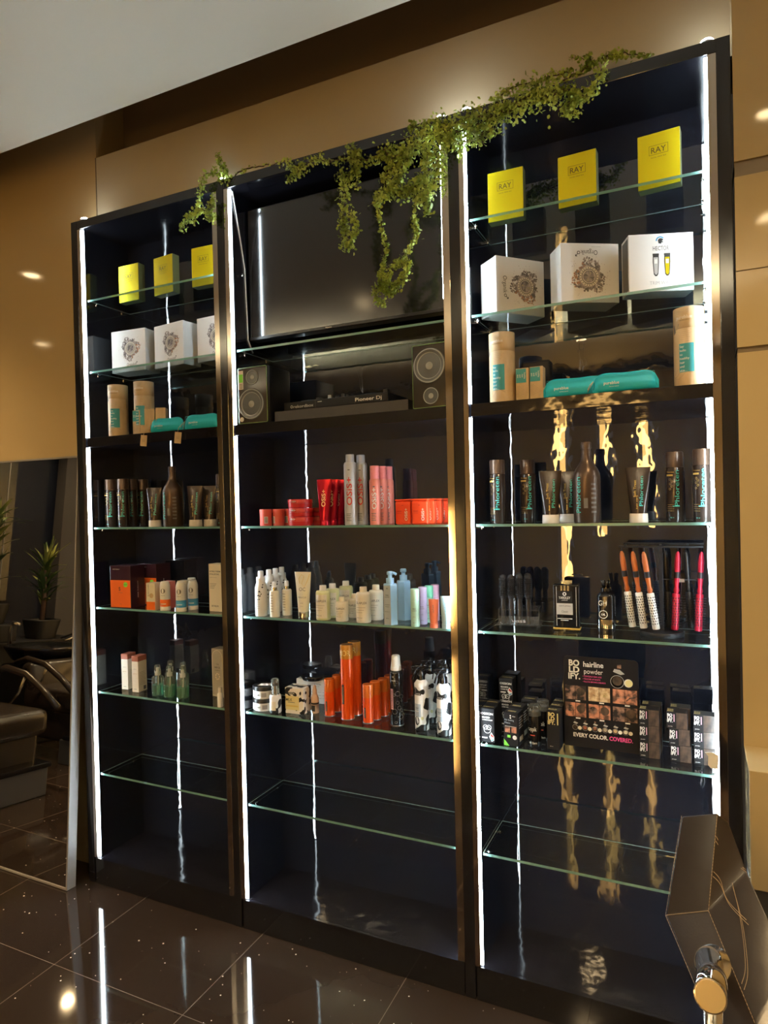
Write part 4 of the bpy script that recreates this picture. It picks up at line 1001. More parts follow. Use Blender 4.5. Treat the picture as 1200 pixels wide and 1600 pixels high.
place(red_tube(), [(1.113, .075, ZM, 12, 'metallic red squeeze tube, front one'), (1.120, .118, ZM, 12, 'metallic red squeeze tube, middle one'), (1.124, .160, ZM, 12, 'metallic red squeeze tube, rear one beside the silver cans')], 'metallic red squeeze tubes')
def aerosol(name, r, h, hcap, rcap, mb, mc, tcol, txt, th, tw, tz, dark=None):
    t = thing(name, cat='can')
    def f(b):
        b.loft([(0, r-.001, r-.001), (.0015, r, r), (.004, r, r), (h-hcap-.010, r, r), (h-hcap-.004, r*.93, r*.93), (h-hcap, r*.82, r*.82)], mb, seg=32)
        vlabel(b, txt, 0, tz, th, tcol, r=r+.0018, width=tw, bold=.012)
        for i in range(5): b.quad(-.012, .006-.002*(i % 2), .014+.006*i, .0165+.006*i, 0, M_inkgrey, r+.0004)
        b.quad(-.004, .004, h-hcap-.03, h-hcap-.026, 0, M_inkgrey, r+.0004)
    mesh('body', t, f); mesh('cap', t, lambda b: b.loft([(h-hcap, rcap, rcap), (h-.002, rcap*.98, rcap*.98), (h, rcap*.92, rcap*.92)], mc, seg=32)); return t
place(aerosol('silver_hairspray', .0232, .252, .028, .0155, M_silver, M_silvercap, M_redink, 'OSiS+', .0205, .100, .120), [(1.219, .080, ZM, 14, 'silver hairspray can with red lettering, left front one'), (1.237, .130, ZM, 14, 'silver hairspray can with red lettering, right and behind')], 'silver hairspray cans')
place(aerosol('salmon_mousse_can', .0195, .207, .046, .0165, M_pink, M_pinkcap, M_wink, 'OSiS+', .0165, .075, .092), [(1.316, .080, ZM, 14, 'salmon pink can, front left of three'), (1.325, .121, ZM, 14, 'salmon pink can, middle of three'), (1.331, .162, ZM, 14, 'salmon pink can, rear right of three')], 'salmon pink cans')
t = thing('orange_red_tin', cat='tin')
mesh('body', t, lambda b: (b.box(-.0295, .0295, 0, .026, 0, .080, M_orred, .006, 4), b.text('OSiS+', .012, .034, .0105, -.0005, M_wink, rot=PI/2, width=.042, bold=.014), b.quad(-.022, -.004, .044, .0465, -.0005, M_redink), b.quad(-.022, -.004, .038, .0395, -.0005, M_redink), b.quad(-.004, .004, .064, .066, -.0005, M_redink)))
mesh('lid', t, lambda b: b.box(-.0297, .0297, -.0003, .0263, .0803, .0865, M_orred, .0025, 3))
place(t, [(1.430, .060, ZM, -2, 'orange-red flat tin standing apart at the left of its row'), (1.497, .046, ZM, 0, 'orange-red flat tin, front of the row of four'), (1.509, .080, ZM, 0, 'orange-red flat tin, second of the row of four'), (1.522, .114, ZM, 0, 'orange-red flat tin, third of the row of four'), (1.534, .148, ZM, 0, 'orange-red flat tin, last of the row beside the post')], 'orange-red flat tins')

# ---- middle bay, fourth shelf
def mist_bottle():
    t = thing('mist_bottle', cat='bottle'); r = .0235
    def f(b):
        b.loft([(0, r-.002, r-.002), (.003, r, r), (.105, r, r), (.120, r*.82, r*.82), (.130, .0155, .0155)], M_whitepl, seg=30)
        q = r+.0004; rn = random.Random(2)
        for i in range(16): 
            a = -.2+rn.uniform(0, .9); z = .065+.045*(a+.2)+rn.uniform(-.018, .016); s_ = rn.uniform(.0015, .004)
            b.add([(q*math.sin(a+u*s_/q), -q*math.cos(a+u*s_/q), z+v*s_) for u, v in ((-1, 0), (-.2, -1), (1, -.3), (.5, .9))], [[0, 1, 2, 3]], M_ink)
        for i in range(6): b.quad(-.016, .004, .03+.008*i, .031+.008*i, 0, M_silvercap, q)
    mesh('body', t, f); mesh('pump', t, lambda b: b.loft([(.130, .0165, .0165), (.147, .0165, .0165), (.1475, .011, .011), (.168, .0105, .0105), (.170, .009, .009)], M_whitepl, seg=24)); return t
place(mist_bottle(), [(.841, .048, ZA, 12, 'tall white mist bottle with black specks, front of the row'), (.843, .099, ZA, 12, 'tall white mist bottle, second of the row'), (.838, .150, ZA, 12, 'tall white mist bottle, third of the row'), (.833, .201, ZA, 12, 'tall white mist bottle, rearmost of the row')], 'tall white mist bottles')
def serum():
    t = thing('serum_bottle', cat='bottle'); r = .0185
    mesh('body', t, lambda b: (b.loft([(0, r-.001, r-.001), (.002, r, r), (.094, r, r), (.098, r*.8, r*.8)], M_cream, seg=28), [b.quad(-.010, .002, .02+.010*i, .023+.010*i, 0, M_taupe, r+.0004) for i in range(7)]))
    mesh('collar', t, lambda b: b.loft([(.098, .0095, .0095), (.110, .0095, .0095)], M_chrome, seg=20), 'chrome collar'); mesh('pump', t, lambda b: b.loft([(.110, .0085, .0085), (.128, .0075, .0075), (.130, .006, .006)], M_whitepl, seg=20)); return t
place(serum(), [(.904, .045, ZA, 8, 'small cream serum bottle with chrome collar, left one'), (.928, .092, ZA, 8, 'small cream serum bottle with chrome collar, right one')], 'small cream serum bottles')
t = thing('gold_cream_tube', 'cream squeeze tube with gold script on a chrome cap', 'tube', (1.018, .066, ZA), 8)
def f(b):
    b.loft([(.022, .020, .020), (.05, .0225, .0185), (.11, .0285, .009), (.158, .0325, .0022), (.168, .033, .001)], M_cream, seg=30)
    yy = lambda z: -(.0205-(z-.022)*.137)-.0007
    b.tube([(x*.024+.006, yy(.14+z*.03), .14+z*.03) for x, z in ((-.7, -.5), (-.9, .1), (-.5, .6), (.0, .4), (-.4, -.5), (.1, -.9), (.6, -.1), (.9, .7))], .0009, M_goldink2, 4)
    for s, z, h in (('OC', .105, .013), ('MIRACLE', .075, .006), ('mask', .055, .004), ('150 ml', .043, .003)):
        tube_text(b, [(.022, .020, .020), (.05, .0225, .0185), (.11, .0285, .009), (.158, .0325, .0022), (.168, .033, .001)], s, 0, z, h, text_mesh(s, 0.)[2]*h/.72, M_inkgrey, rot=False)
mesh('body', t, f); mesh('cap', t, lambda b: b.loft([(0, .0205, .0205), (.020, .0205, .0205), (.022, .019, .019)], M_chrome, seg=30), 'chrome cap')
def treat_bottle(body, cap, r, h, hc, txt='OLAPLEX'):
    t = thing('treatment_bottle', cat='bottle')
    def f(b):
        b.loft([(0, r-.002, r-.002), (.003, r, r), (h-hc-.008, r, r), (h-hc-.002, r*.90, r*.90), (h-hc, r*.55, r*.55)], body, seg=32)
        q = r+.0004; b.quad(-r*1.0, r*.95, .008, h-hc-.014, 0, M_creamcard, q-.0001)
        b.text(txt, 0, (h-hc)*.66, r*.32, 0, M_ink, r=q+.0002, width=r*1.65)
        for i in range(3): b.quad(-r*.8, r*(.6-.2*i), (h-hc)*(.50-.08*i), (h-hc)*(.50-.08*i)+.0014, 0, M_taupe, q+.0002)
        b.text('250 ml', -.3*r, .018, .003, 0, M_ink, r=q+.0002, width=r*.9)
    mesh('body', t, f); mesh('cap', t, lambda b: b.loft([(h-hc, r*.50, r*.50), (h-.002, r*.48, r*.48), (h, r*.44, r*.44)], cap, seg=28)); return t
place(treat_bottle(M_olive, M_clearcap, .0262, .124, .018), [(1.114, .046, ZA, 6, 'yellow-green treatment bottle, front one of three'), (1.120, .105, ZA, 6, 'yellow-green treatment bottle, middle one of three'), (1.130, .190, ZA, 6, 'yellow-green treatment bottle, rearmost of three')], 'yellow-green treatment bottles')
place(treat_bottle(M_creamcard, M_cream, .0262, .124, .018), [(1.278, .045, ZA, 6, 'cream treatment bottle, front one of the larger two'), (1.297, .108, ZA, 6, 'cream treatment bottle, rear one of the larger two')], 'larger cream treatment bottles')
place(treat_bottle(M_creamcard, M_cream, .0225, .086, .016), [(1.193, .042, ZA, 6, 'short cream treatment bottle, front one'), (1.200, .125, ZA, 6, 'short cream treatment bottle, behind')], 'short cream treatment bottles')
def hex_pump():
    t = thing('pale_blue_pump_bottle', cat='bottle')
    def f(b):
        b.T = Rz(18); b.loft([(0, .0265, .0265), (.135, .0265, .0265), (.139, .0245, .0245)], M_paleblue, seg=6, smooth=False)
        b.T = Rz(18) @ Rz(0)
        # one grey printed facet
        a0 = -PI/2-.0; 
        p = [Vector((.0267*math.cos(2*PI*(i+.5)/6), .0267*math.sin(2*PI*(i+.5)/6), 0)) for i in range(6)]
        c = min(range(6), key=lambda i: ((p[i]+p[(i+1) % 6])/2).dot(Vector((math.sin(-.6), -1, 0))) * -1)
        a, d = p[c]*1.004, p[(c+1) % 6]*1.004; b.add([a+Vector((0, 0, .002)), d+Vector((0, 0, .002)), d+Vector((0, 0, .134)), a+Vector((0, 0, .134))], [[0, 1, 2, 3]], M_greyblue)
        mid = (a+d)/2*1.003; ux = (d-a).normalized()
        for s, z, h in (('FIBRE', .100, .004), ('CLINIX', .094, .004), ('HYDRATE', .068, .003), ('shampoo', .062, .003), ('300 ml', .022, .003), ('FOR DRY HAIR', .045, .002), ('*', .118, .010)):
            vs, fs, wd = text_mesh(s, .005); k = h/.72; b.add([mid+ux*(v.x*k)+Vector((0, 0, z+v.y*k)) for v in vs], fs, M_ink)
    mesh('body', t, f)
    mesh('pump', t, lambda b: (b.loft([(.139, .0135, .0135), (.158, .0135, .0135), (.159, .0075, .0075), (.170, .0075, .0075)], M_paleblue, seg=24), b.loft([(.170, .011, .011), (.178, .011, .011), (.181, .009, .009)], M_paleblue, seg=20), b.tube([(0, 0, .176), (.014, -.003, .1765), (.024, -.005, .172)], .0045, M_paleblue, 10)))
    return t
place(hex_pump(), [(1.387, .036, ZA, 8, 'pale blue six-sided pump bottle, front left one'), (1.394, .135, ZA, -50, 'pale blue six-sided pump bottle, rear right one')], 'pale blue pump bottles')
def stick(name, body, cap, lab, x, y):
    t = thing(name, lab, 'bottle', (x, y, ZA), 8, 'pastel spray bottles in a diagonal row'); r = .0150
    mesh('body', t, lambda b: (b.loft([(0, r-.001, r-.001), (.0015, r, r), (.086, r, r)], body, seg=24), [b.text(s, 0, z, h, 0, M_inkgrey, r=r+.0004) for s, z, h in (('FIBRE', .060, .004), ('CLINIX', .054, .004), ('spray', .034, .003), ('100 ml', .014, .0028))]))
    mesh('cap', t, lambda b: b.loft([(.0865, r*1.01, r*1.01), (.124, r, r), (.126, r*.92, r*.92)], cap, seg=24))
stick('mint_spray', M_mint, M_mint, 'pale mint spray bottle at the front of the pastel row', 1.482, .026)
stick('lilac_spray', M_lilac, M_lilac, 'lilac spray bottle, second of the pastel row', 1.490, .075)
stick('green_spray', M_mint, M_mintcap, 'mint bottle with a stronger green cap, third of the pastel row', 1.498, .115)
stick('rose_spray', M_rose, M_rose, 'rose pink spray bottle at the back of the pastel row', 1.506, .152)
def mini_tube(name, mt, h, lab, x, y, rz):
    t = thing(name, lab, 'tube', (x, y, ZA), rz, 'small squeeze tubes beside the centre-right post')
    mesh('body', t, lambda b: (b.loft([(.016, .0125, .0125), (.04, .0145, .011), (h*.8, .0165, .003), (h, .0172, .0008)], mt, seg=24), vlabel(b, 'CLINIX', .0, h*.66, .005, M_inkgrey, y=-.0135+h*.05, width=.03)))
    mesh('cap', t, lambda b: b.loft([(0, .0135, .0135), (.0155, .0135, .0135)], mt, seg=24))
mini_tube('coral_tube', M_coral, .094, 'small coral squeeze tube standing on its cap', 1.550, .022, 6)
mini_tube('light_blue_tube', M_ltblue, .106, 'small light blue squeeze tube right beside the post', 1.592, .022, 10)

# ---- middle bay, fifth shelf
def wide_jar():
    t = thing('white_jar', cat='jar'); r = .043
    mesh('body', t, lambda b: (b.loft([(0, r*.93, r*.93), (.004, r, r), (.030, r, r)], M_whitepl, seg=40), b.text('MILK SHAKE', -.016, .016, .006, 0, M_ink, r=r+.0004, width=.026, bold=.02), b.quad(.004, .024, .008, .024, 0, M_silvercap, r+.0004)))
    mesh('lid', t, lambda b: (b.loft([(.0305, r*1.01, r*1.01), (.0445, r*1.01, r*1.01), (.046, r*.98, r*.98)], M_black, seg=40), b.add([(-.02, -.02, .0462), (.034, -.014, .0462), (.030, .02, .0462), (-.016, .012, .0462)], [[0, 1, 2, 3]], M_wink)))
    return t
place(wide_jar(), [(.824, .074, ZB, 20, 'wide white jar with black lid, lower one of the stack'), (.825, .075, ZB+.0462, 14, 'wide white jar with black lid, on top of the stack')], 'wide white jars with black lids')
t = thing('fragrance_mist', 'small round cow-print bottle with a clear cap beside the stacked jars', 'bottle', (.893, .050, ZB))
mesh('body', t, lambda b: (b.loft([(0, .0205, .0205), (.003, .022, .022), (.064, .022, .022), (.068, .018, .018)], M_cow2, seg=28), b.quad(-.008, .014, .012, .045, 0, M_cream, .0225)))
mesh('cap', t, lambda b: b.loft([(.0685, .0155, .0155), (.125, .0145, .0145), (.127, .013, .013)], M_clear, seg=28)); mesh('pump', t, lambda b: b.loft([(.0685, .009, .009), (.100, .008, .008)], M_chrome, seg=16))
t = thing('cow_print_carton', 'square cow-print carton with a yellow label in the middle bay', 'box', (.972, .058, ZB), 3)
def f(b):
    b.box(-.039, .039, 0, .060, 0, .096, M_cow, .001); y = -.0006
    b.quad(-.037, .020, .014, .066, y, M_yellow); b.text('MILK', -.022, .052, .011, y-.0003, M_ink, width=.026, bold=.008); b.quad(-.036, .016, .026, .031, y-.0003, M_goldink2); b.quad(-.028, .002, .041, .043, y-.0003, M_inkgrey)
    b.quad(-.026, .004, .072, .080, y, M_ink); b.text('MORFOSE', -.011, .076, .005, y-.0003, M_wink, width=.024)
mesh('carton', t, f)
t = thing('white_carton', 'flat white carton standing at the back behind the cow-print carton', 'box', (.958, .198, ZB), 4)
mesh('carton', t, lambda b: (b.box(-.063, .063, 0, .045, 0, .092, M_white, .001), b.text('BLONDME', .03, .075, .004, -.0005, M_inkgrey, width=.03, bold=.01), b.text('bond repair', .03, .068, .003, -.0005, M_inkgrey), [b.quad(-.03+.02*i, -.014+.02*i, .02+.012*j, .0215+.012*j, -.0005, M_silvercap) for i in range(5) for j in range(3)]))
t = thing('black_dish', 'flat round black dish lying on top of the white carton', 'dish', (.965, .2, ZB+.0925))
mesh('dish', t, lambda b: b.loft([(0, .040, .030), (.012, .050, .034), (.016, .050, .034), (.018, .04, .026)], M_blackgl, seg=40))
t = thing('dropper_spray', 'small pinkish tan spray bottle with a dark band', 'bottle', (1.036, .100, ZB))
mesh('body', t, lambda b: (b.loft([(0, .0145, .0145), (.034, .0150, .0150), (.034, .0152, .0152, M_ink), (.040, .0152, .0152, M_tanbot), (.056, .0145, .0145), (.068, .009, .009)], M_tanbot, seg=24), b.quad(-.008, .008, .008, .03, 0, M_ink, .0153)))
mesh('pump', t, lambda b: b.loft([(.068, .0085, .0085), (.084, .0080, .0080), (.103, .0045, .0045)], M_tanbot, seg=20))
def rings(b, r, z0, z1, n, seed):
    rn = random.Random(seed)
    for i in range(n):
        a0 = rn.uniform(-1.1, 1.1); z = rn.uniform(z0, z1); s_ = rn.uniform(.003, .010)
        b.tube([(r*math.sin(a0+s_*math.cos(a)/r), -r*math.cos(a0+s_*math.cos(a)/r), z+s_*math.sin(a)) for a in [k*PI/8 for k in range(17)]], .00025, M_amber if r < .03 else M_wink, 3)
def orange_can(h, r, hc, mc, seed, txt):
    t = thing('orange_can', cat='can')
    def f(b):
        b.loft([(0, r, r), (.0015, r, r), (h-hc, r, r)], M_orangecan, seg=32); b.loft([(.0, r+.0008, r+.0008), (.003, r+.0008, r+.0008)], M_alu, seg=32)
        q = r+.0005; L = h*.26; z = (h-hc)*.42
        b.quad(-r*.55, -r*.12, z-L/2, z+L/2, 0, M_ink, q); vlabel(b, 'MORFOSE', -r*.33, z, r*.20, M_goldink2, r=q+.0003, width=L*.8)
        rings(b, q, .01, h-hc-.01, 14, seed)
    mesh('body', t, f)
    def g(b):
        b.loft([(h-hc, r+.0003, r+.0003), (h-.002, r, r), (h, r*.93, r*.93)], mc, seg=32)
        if txt: b.text(txt, 0, h-hc*.55, hc*.42, 0, M_goldink2, r=r+.0008, width=r*1.9)
    mesh('cap', t, g, 'amber cap'); return t
place(orange_can(.270, .0237, .050, M_amberd, 3, 'MOR'), [(1.184, .085, ZB, 4, 'tall bright orange hairspray can, front one'), (1.187, .140, ZB, -14, 'tall orange hairspray can, just behind the front one')], 'tall orange hairspray cans')
place(orange_can(.136, .0190, .046, M_amber, 5, None), [(1.104, .092, ZB, 8, 'short orange can, front of the group left of the tall cans'), (1.106, .148, ZB, 8, 'short orange can, second of the group left of the tall cans'), (1.108, .202, ZB, 8, 'short orange can, rear of the group left of the tall cans'),
                                                       (1.272, .074, ZB, 8, 'short orange can, front of the group right of the tall cans'), (1.281, .117, ZB, 8, 'short orange can, second of the group right of the tall cans'),
                                                       (1.290, .163, ZB, 8, 'short orange can, third of the group right of the tall cans'), (1.294, .210, ZB, 8, 'short orange can, rearmost of the group right of the tall cans')], 'short orange cans')
t = thing('black_mousse_can', 'slim black mousse can with white nozzle cap and pink strip label', 'can', (1.377, .090, ZB), 4); r = .0238
def f(b):
    b.loft([(0, r-.001, r-.001), (.002, r, r), (.180, r, r), (.188, r*.9, r*.9), (.192, r*.7, r*.7)], M_blackgl, seg=32); b.loft([(0, r+.0006, r+.0006), (.003, r+.0006, r+.0006)], M_alu, seg=32)
    q = r+.0004; b.quad(-.015, -.004, .058, .130, 0, M_rose, q); vlabel(b, 'MORFOSE', -.0095, .094, .006, M_ink, r=q+.0003, width=.06); b.text('M', -.004, .172, .006, 0, M_wink, r=q); b.quad(-.010, .006, .158, .160, 0, M_wink, q)
    rn = random.Random(8)
    for i in range(16):
        a0 = rn.uniform(-.1, 1.2); z = rn.uniform(.01, .17); s_ = rn.uniform(.002, .009); b.tube([(q*math.sin(a0+s_*math.cos(a)/q), -q*math.cos(a0+s_*math.cos(a)/q), z+s_*math.sin(a)) for a in [k*PI/8 for k in range(17)]], .0003, M_silver, 3)
mesh('body', t, f)
mesh('cap', t, lambda b: (b.loft([(.192, .0185, .0185), (.194, .019, .019), (.225, .0155, .0155), (.240, .0150, .0150), (.244, .012, .012)], M_whitepl, seg=30), b.quad(-.007, .003, .206, .232, 0, M_clearcap, .0178)))
def cow_spray():
    t = thing('cow_print_spray', cat='bottle'); r = .0240
    def f(b):
        b.loft([(0, r-.002, r-.002), (.003, r, r), (.118, r, r), (.124, r*.93, r*.93), (.136, r*.90, r*.90), (.150, r*1.02, r*1.02), (.158, r*1.02, r*1.02), (.168, r*.72, r*.72), (.172, .012, .012)], M_cow2, seg=32)
        q = r+.0005; b.quad(-.024, .006, .048, .092, 0, M_greyblue, q); b.text('THERAPY', -.009, .078, .005, 0, M_ink, r=q+.0002, width=.018); b.quad(-.018, .0, .066, .068, 0, M_wink, q+.0002)
        b.quad(-.022, .008, .122, .131, 0, M_ink, q-.0006); b.text('MORFOSE', -.006, .1265, .005, 0, M_wink, r=q-.0002, width=.022)
        b.add([(q*math.sin(-.4+.42*math.cos(a)), -q*math.cos(-.4+.42*math.cos(a)), .034+.015*math.sin(a)) for a in [k*2*PI/20 for k in range(20)]], [list(range(20))], M_ink)
        b.add([(q*math.sin(.45+.2*math.cos(a)), -q*math.cos(.45+.2*math.cos(a)), .044+.006*math.sin(a)) for a in [k*2*PI/12 for k in range(12)]], [list(range(12))], M_olive)
    mesh('body', t, f)
    def g(b):
        b.T = Rz(-62)
        b.loft([(.172, .0135, .0135), (.192, .0130, .0130), (.194, .009, .009), (.205, .008, .008)], M_blackgl, seg=24)
        b.box(-.009, .009, -.022, .022, .204, .222, M_blackgl, .004, 3); b.box(-.0055, .0055, -.034, -.020, .208, .219, M_blackgl, .002)
        b.tube([(0, -.016, .206), (0, -.024, .190), (0, -.030, .172)], .0035, M_blackgl, 8)
        b.tube([(-.012, .018, .212), (-.022, -.004, .224), (-.016, -.026, .214), (-.022, -.032, .196), (-.030, -.034, .178)], .0016, M_blackgl, 6)
        b.tube([(.008, .018, .214), (.016, .0, .226), (.022, -.018, .212), (.018, -.026, .196)], .0016, M_blackgl, 6)
    mesh('trigger', t, g, 'black trigger head'); return t
place(cow_spray(), [(1.478, .076, ZB, -2, 'cow-print trigger spray bottle, front left one'), (1.566, .056, ZB, -2, 'cow-print trigger spray bottle, front right one beside the post'),
                    (1.480, .160, ZB, -2, 'cow-print trigger spray bottle, behind and between the front two'), (1.532, .185, ZB, -2, 'cow-print trigger spray bottle, rear right one'),], 'cow-print trigger spray bottles')

# ---- right bay, fourth shelf
t = thing('acrylic_brush_stand', 'clear acrylic stand holding the black brushes', 'stand', (1.806, .150, ZA), 9)
def f(b):
    b.box(-.072, .072, -.052, .052, .006, .010, M_acryl); b.box(-.066, .066, -.048, .048, .056, .059, M_acryl)
    for x in (-.064, .064): b.box(x-.002, x+.002, -.048, .048, .010, .056, M_acryl)
    for x in (-.06, .06):
        for y in (-.042, .042): b.loft([(0, .005, .005), (.006, .005, .005)], M_acryl, seg=10, cx=x, cy=y)
    b.box(-.064, .064, -.054, -.051, .010, .038, M_acryl); b.text('vess', 0, .024, .011, -.0545, M_silvercap, width=.045, bold=.01)
mesh('frame', t, f)
def flat_brush():
    t = thing('vent_brush', cat='hair brush')
    mesh('handle', t, lambda b: b.loft([(0, .0075, .0045), (.06, .0090, .0055), (.072, .0075, .005), (.080, .0085, .0055)], M_black, 3., 20))
    def f(b):
        b.loft([(.080, .009, .005), (.090, .0125, .006), (.145, .0125, .006), (.156, .010, .005), (.160, .004, .003)], M_blackmat, 3., 20)
    mesh('head', t, f)
    mesh('bristles', t, lambda b: [b.tube([(x, -.005, z), (x, -.018, z)], .0010, M_black, 4, taper=.0014) for z in [.092+.0062*i for i in range(10)] for x in (-.0095, -.0035, .0025, .0085)])
    return t
BR = 'black brushes standing in the acrylic stand'
place(flat_brush(), [(1.762, .108, ZA+.012, 6, 'black vent brush, first from the left, front row of the stand'), (1.788, .112, ZA+.012, 6, 'black vent brush, second from the left, front row of the stand'),
                     (1.815, .116, ZA+.012, 6, 'black vent brush, third from the left, front row of the stand'), (1.843, .120, ZA+.012, 6, 'black vent brush, fourth from the left, front row of the stand'),
                     (1.800, .165, ZA+.012, 6, 'black vent brush in the rear row behind the third'), (1.830, .168, ZA+.012, 6, 'black vent brush in the rear row behind the fourth')], BR)
t = thing('perfume_bottle', 'flat black perfume bottle with a crest on a silver and black label', 'bottle', (1.961, .130, ZA), 3)
def f(b):
    b.box(-.041, .041, 0, .034, .003, .142, M_blackgl, .004, 3); b.box(-.042, .042, -.001, .035, 0, .003, M_goldink2, .0005); y = -.0006
    b.quad(-.030, .020, .046, .082, y, M_silver); b.quad(-.029, .019, .083, .122, y, M_blackmat); b.text('YARDLEY', -.005, .100, .008, y-.0003, M_wink, width=.036, bold=.008); b.text('LONDON', -.005, .092, .003, y-.0003, M_wink)
    b.disc(-.005, .112, .006, y-.0003, M_wink, 14, .003); b.text('GENTLEMAN', -.005, .074, .0045, y-.0003, M_ink, width=.036); b.text('Classic', -.005, .056, .007, y-.0003, M_ink, width=.02)
    b.quad(-.028, .018, .032, .034, y, M_wink); b.quad(-.018, .006, .027, .0285, y, M_wink); b.quad(-.031, -.0295, .01, .135, y, M_silver); b.quad(.030, .0315, .01, .135, y, M_silver)
mesh('body', t, f); mesh('cap', t, lambda b: (b.box(-.018, .018, .009, .027, .147, .152, M_clear, .001), b.box(-.011, .011, .012, .024, .142, .147, M_clear, .001)))
t = thing('beard_oil_bottle', 'black glass bottle with tall white letters and a chrome foot', 'bottle', (2.081, .145, ZA), 0); r = .0265
def f(b):
    b.loft([(.038, r, r), (.108, r, r), (.114, r*.94, r*.94), (.124, r*.5, r*.5)], M_blackgl, 3.4, 32); q = r+.0006
    b.text('GH', -.008, .090, .016, -q, M_wink, width=.024, bold=.0); b.text('H:GO', .0, .0, .001, -q, M_wink)
    b.T = Tr(r+.0006, 0, 0) @ Rz(90); vlabel(b, 'HUGHGRO', 0, .078, .010, M_wink, width=.06); b.T = Matrix.Identity(4)
    b.disc(-.006, .054, .013, -q, M_wink, 24, .011); b.text('OIL', -.006, .054, .006, -q, M_wink, bold=.02)
mesh('body', t, f); mesh('foot', t, lambda b: b.loft([(0, r, r), (.010, r+.0004, r+.0004, M_chrome), (.0375, r+.0004, r+.0004)], M_blackgl, 3.4, 32), 'chrome foot band')
mesh('stopper', t, lambda b: (b.loft([(.124, .016, .016), (.134, .016, .016)], M_blackgl, seg=12), [b.tube([(.009*math.cos(a), .009*math.sin(a), .134), (.013*math.cos(a), .013*math.sin(a), .158)], .003, M_blackgl, 6) for a in [i*PI/3 for i in range(6)]]))
RK = Vector((2.242, .125, ZA))
t = thing('brush_rack', 'black metal T-shaped rack with a round base carrying hanging round brushes', 'rack', tuple(RK), 2)
mesh('base', t, lambda b: b.loft([(0, .060, .060), (.002, .062, .062), (.012, .062, .062), (.014, .060, .060)], M_blackmat, seg=44)); mesh('pole', t, lambda b: b.box(-.006, .006, -.004, .004, .014, .262, M_blackmat, .001))
mesh('top_bar', t, lambda b: (b.box(-.118, .116, -.005, .005, .262, .268, M_blackmat, .001), b.box(-.108, .120, .048, .056, .268, .274, M_blackmat, .001), [b.box(x-.003, x+.003, 0, .052, .268, .2705, M_blackmat) for x in (-.1, 0, .075)]))
mesh('cross_bar', t, lambda b: (b.box(-.004, .112, -.002, .002, .166, .169, M_blackmat), b.box(.050, .064, -.003, .003, .160, .170, M_alu)))
mesh('hook', t, lambda b: [b.tube([(x, -.004, .262), (x, -.008, .256), (x, -.008, .248)], .0012, M_blackmat, 5) for x in (-.110, -.077, -.046, -.02, .010, .048, .069, .111)])
def round_brush(hm, bm_, rb, holes):
    t = thing('round_brush', cat='hair brush')   # hangs from its loop: origin at the loop, barrel downwards
    mesh('handle', t, lambda b: b.loft([(-.235*0-.125, .0055, .0055), (-.115, .0085, .0085), (-.105, .006, .006), (-.085, .0075, .0075), (-.078, .0082, .0082, M_black), (-.060, .0082, .0082, hm), (-.03, .0085, .0085), (-.008, .0065, .0065), (0, .003, .003)], hm, seg=20))
    def f(b):
        b.loft([(-.232, rb*.9, rb*.9), (-.230, rb, rb), (-.126, rb, rb), (-.124, rb*.8, rb*.8)], bm_, seg=20)
        if holes:
            for i in range(11):
                for j in range(10):
                    a = (j+.5*(i % 2))*2*PI/10; q = rb+.0003; z = -.215+.0078*i; s_ = .0022
                    b.add([(q*math.sin(a+u*s_/q), -q*math.cos(a+u*s_/q), z+v*s_) for u, v in ((-1, 0), (0, -1.3), (1, 0), (0, 1.3))], [[0, 1, 2, 3]], M_ink)
    mesh('barrel', t, f)
    def g(b):
        for i in range(12):
            for j in range(10):
                a = (j+.5*(i % 2)+.5)*2*PI/10; z = -.218+.0075*i; b.tube([(rb*math.sin(a), rb*math.cos(a), z), ((rb+.008)*math.sin(a), (rb+.008)*math.cos(a), z)], .0004, M_black, 3)
    mesh('bristles', t, g); return t
def hang(root, items, grp):
    for i, (dx, dy, tilt, lab) in enumerate(items):
        o = root if i == 0 else dup(root, (0, 0, 0)); o.location = (RK.x+dx, RK.y+dy, RK.z+.252); o.rotation_euler = (0, math.radians(-tilt), 0); o['label'] = lab; o['group'] = grp
hang(round_brush(M_handle, M_whitepl, .0105, 1), [(-.110, -.010, 7, 'hanging round brush with white barrel, leftmost of three'), (-.077, -.022, 7, 'hanging round brush with white barrel, middle of three'), (-.046, -.034, 8, 'hanging round brush with white barrel, rightmost of three and brightest handle')], 'hanging round brushes with white barrels')
hang(round_brush(M_redbr, M_redbr, .0105, 1), [(.048, -.014, -3, 'hanging red round brush, left one'), (.111, -.012, -3, 'hanging red round brush, right one next to the light strip')], 'hanging red round brushes')
hang(round_brush(M_black, M_blackmat, .0105, 0), [(.012, .024, 2, 'hanging black round brush right behind the rack pole'), (.069, .036, 3, 'hanging black round brush between the two red ones')], 'hanging black round brushes')

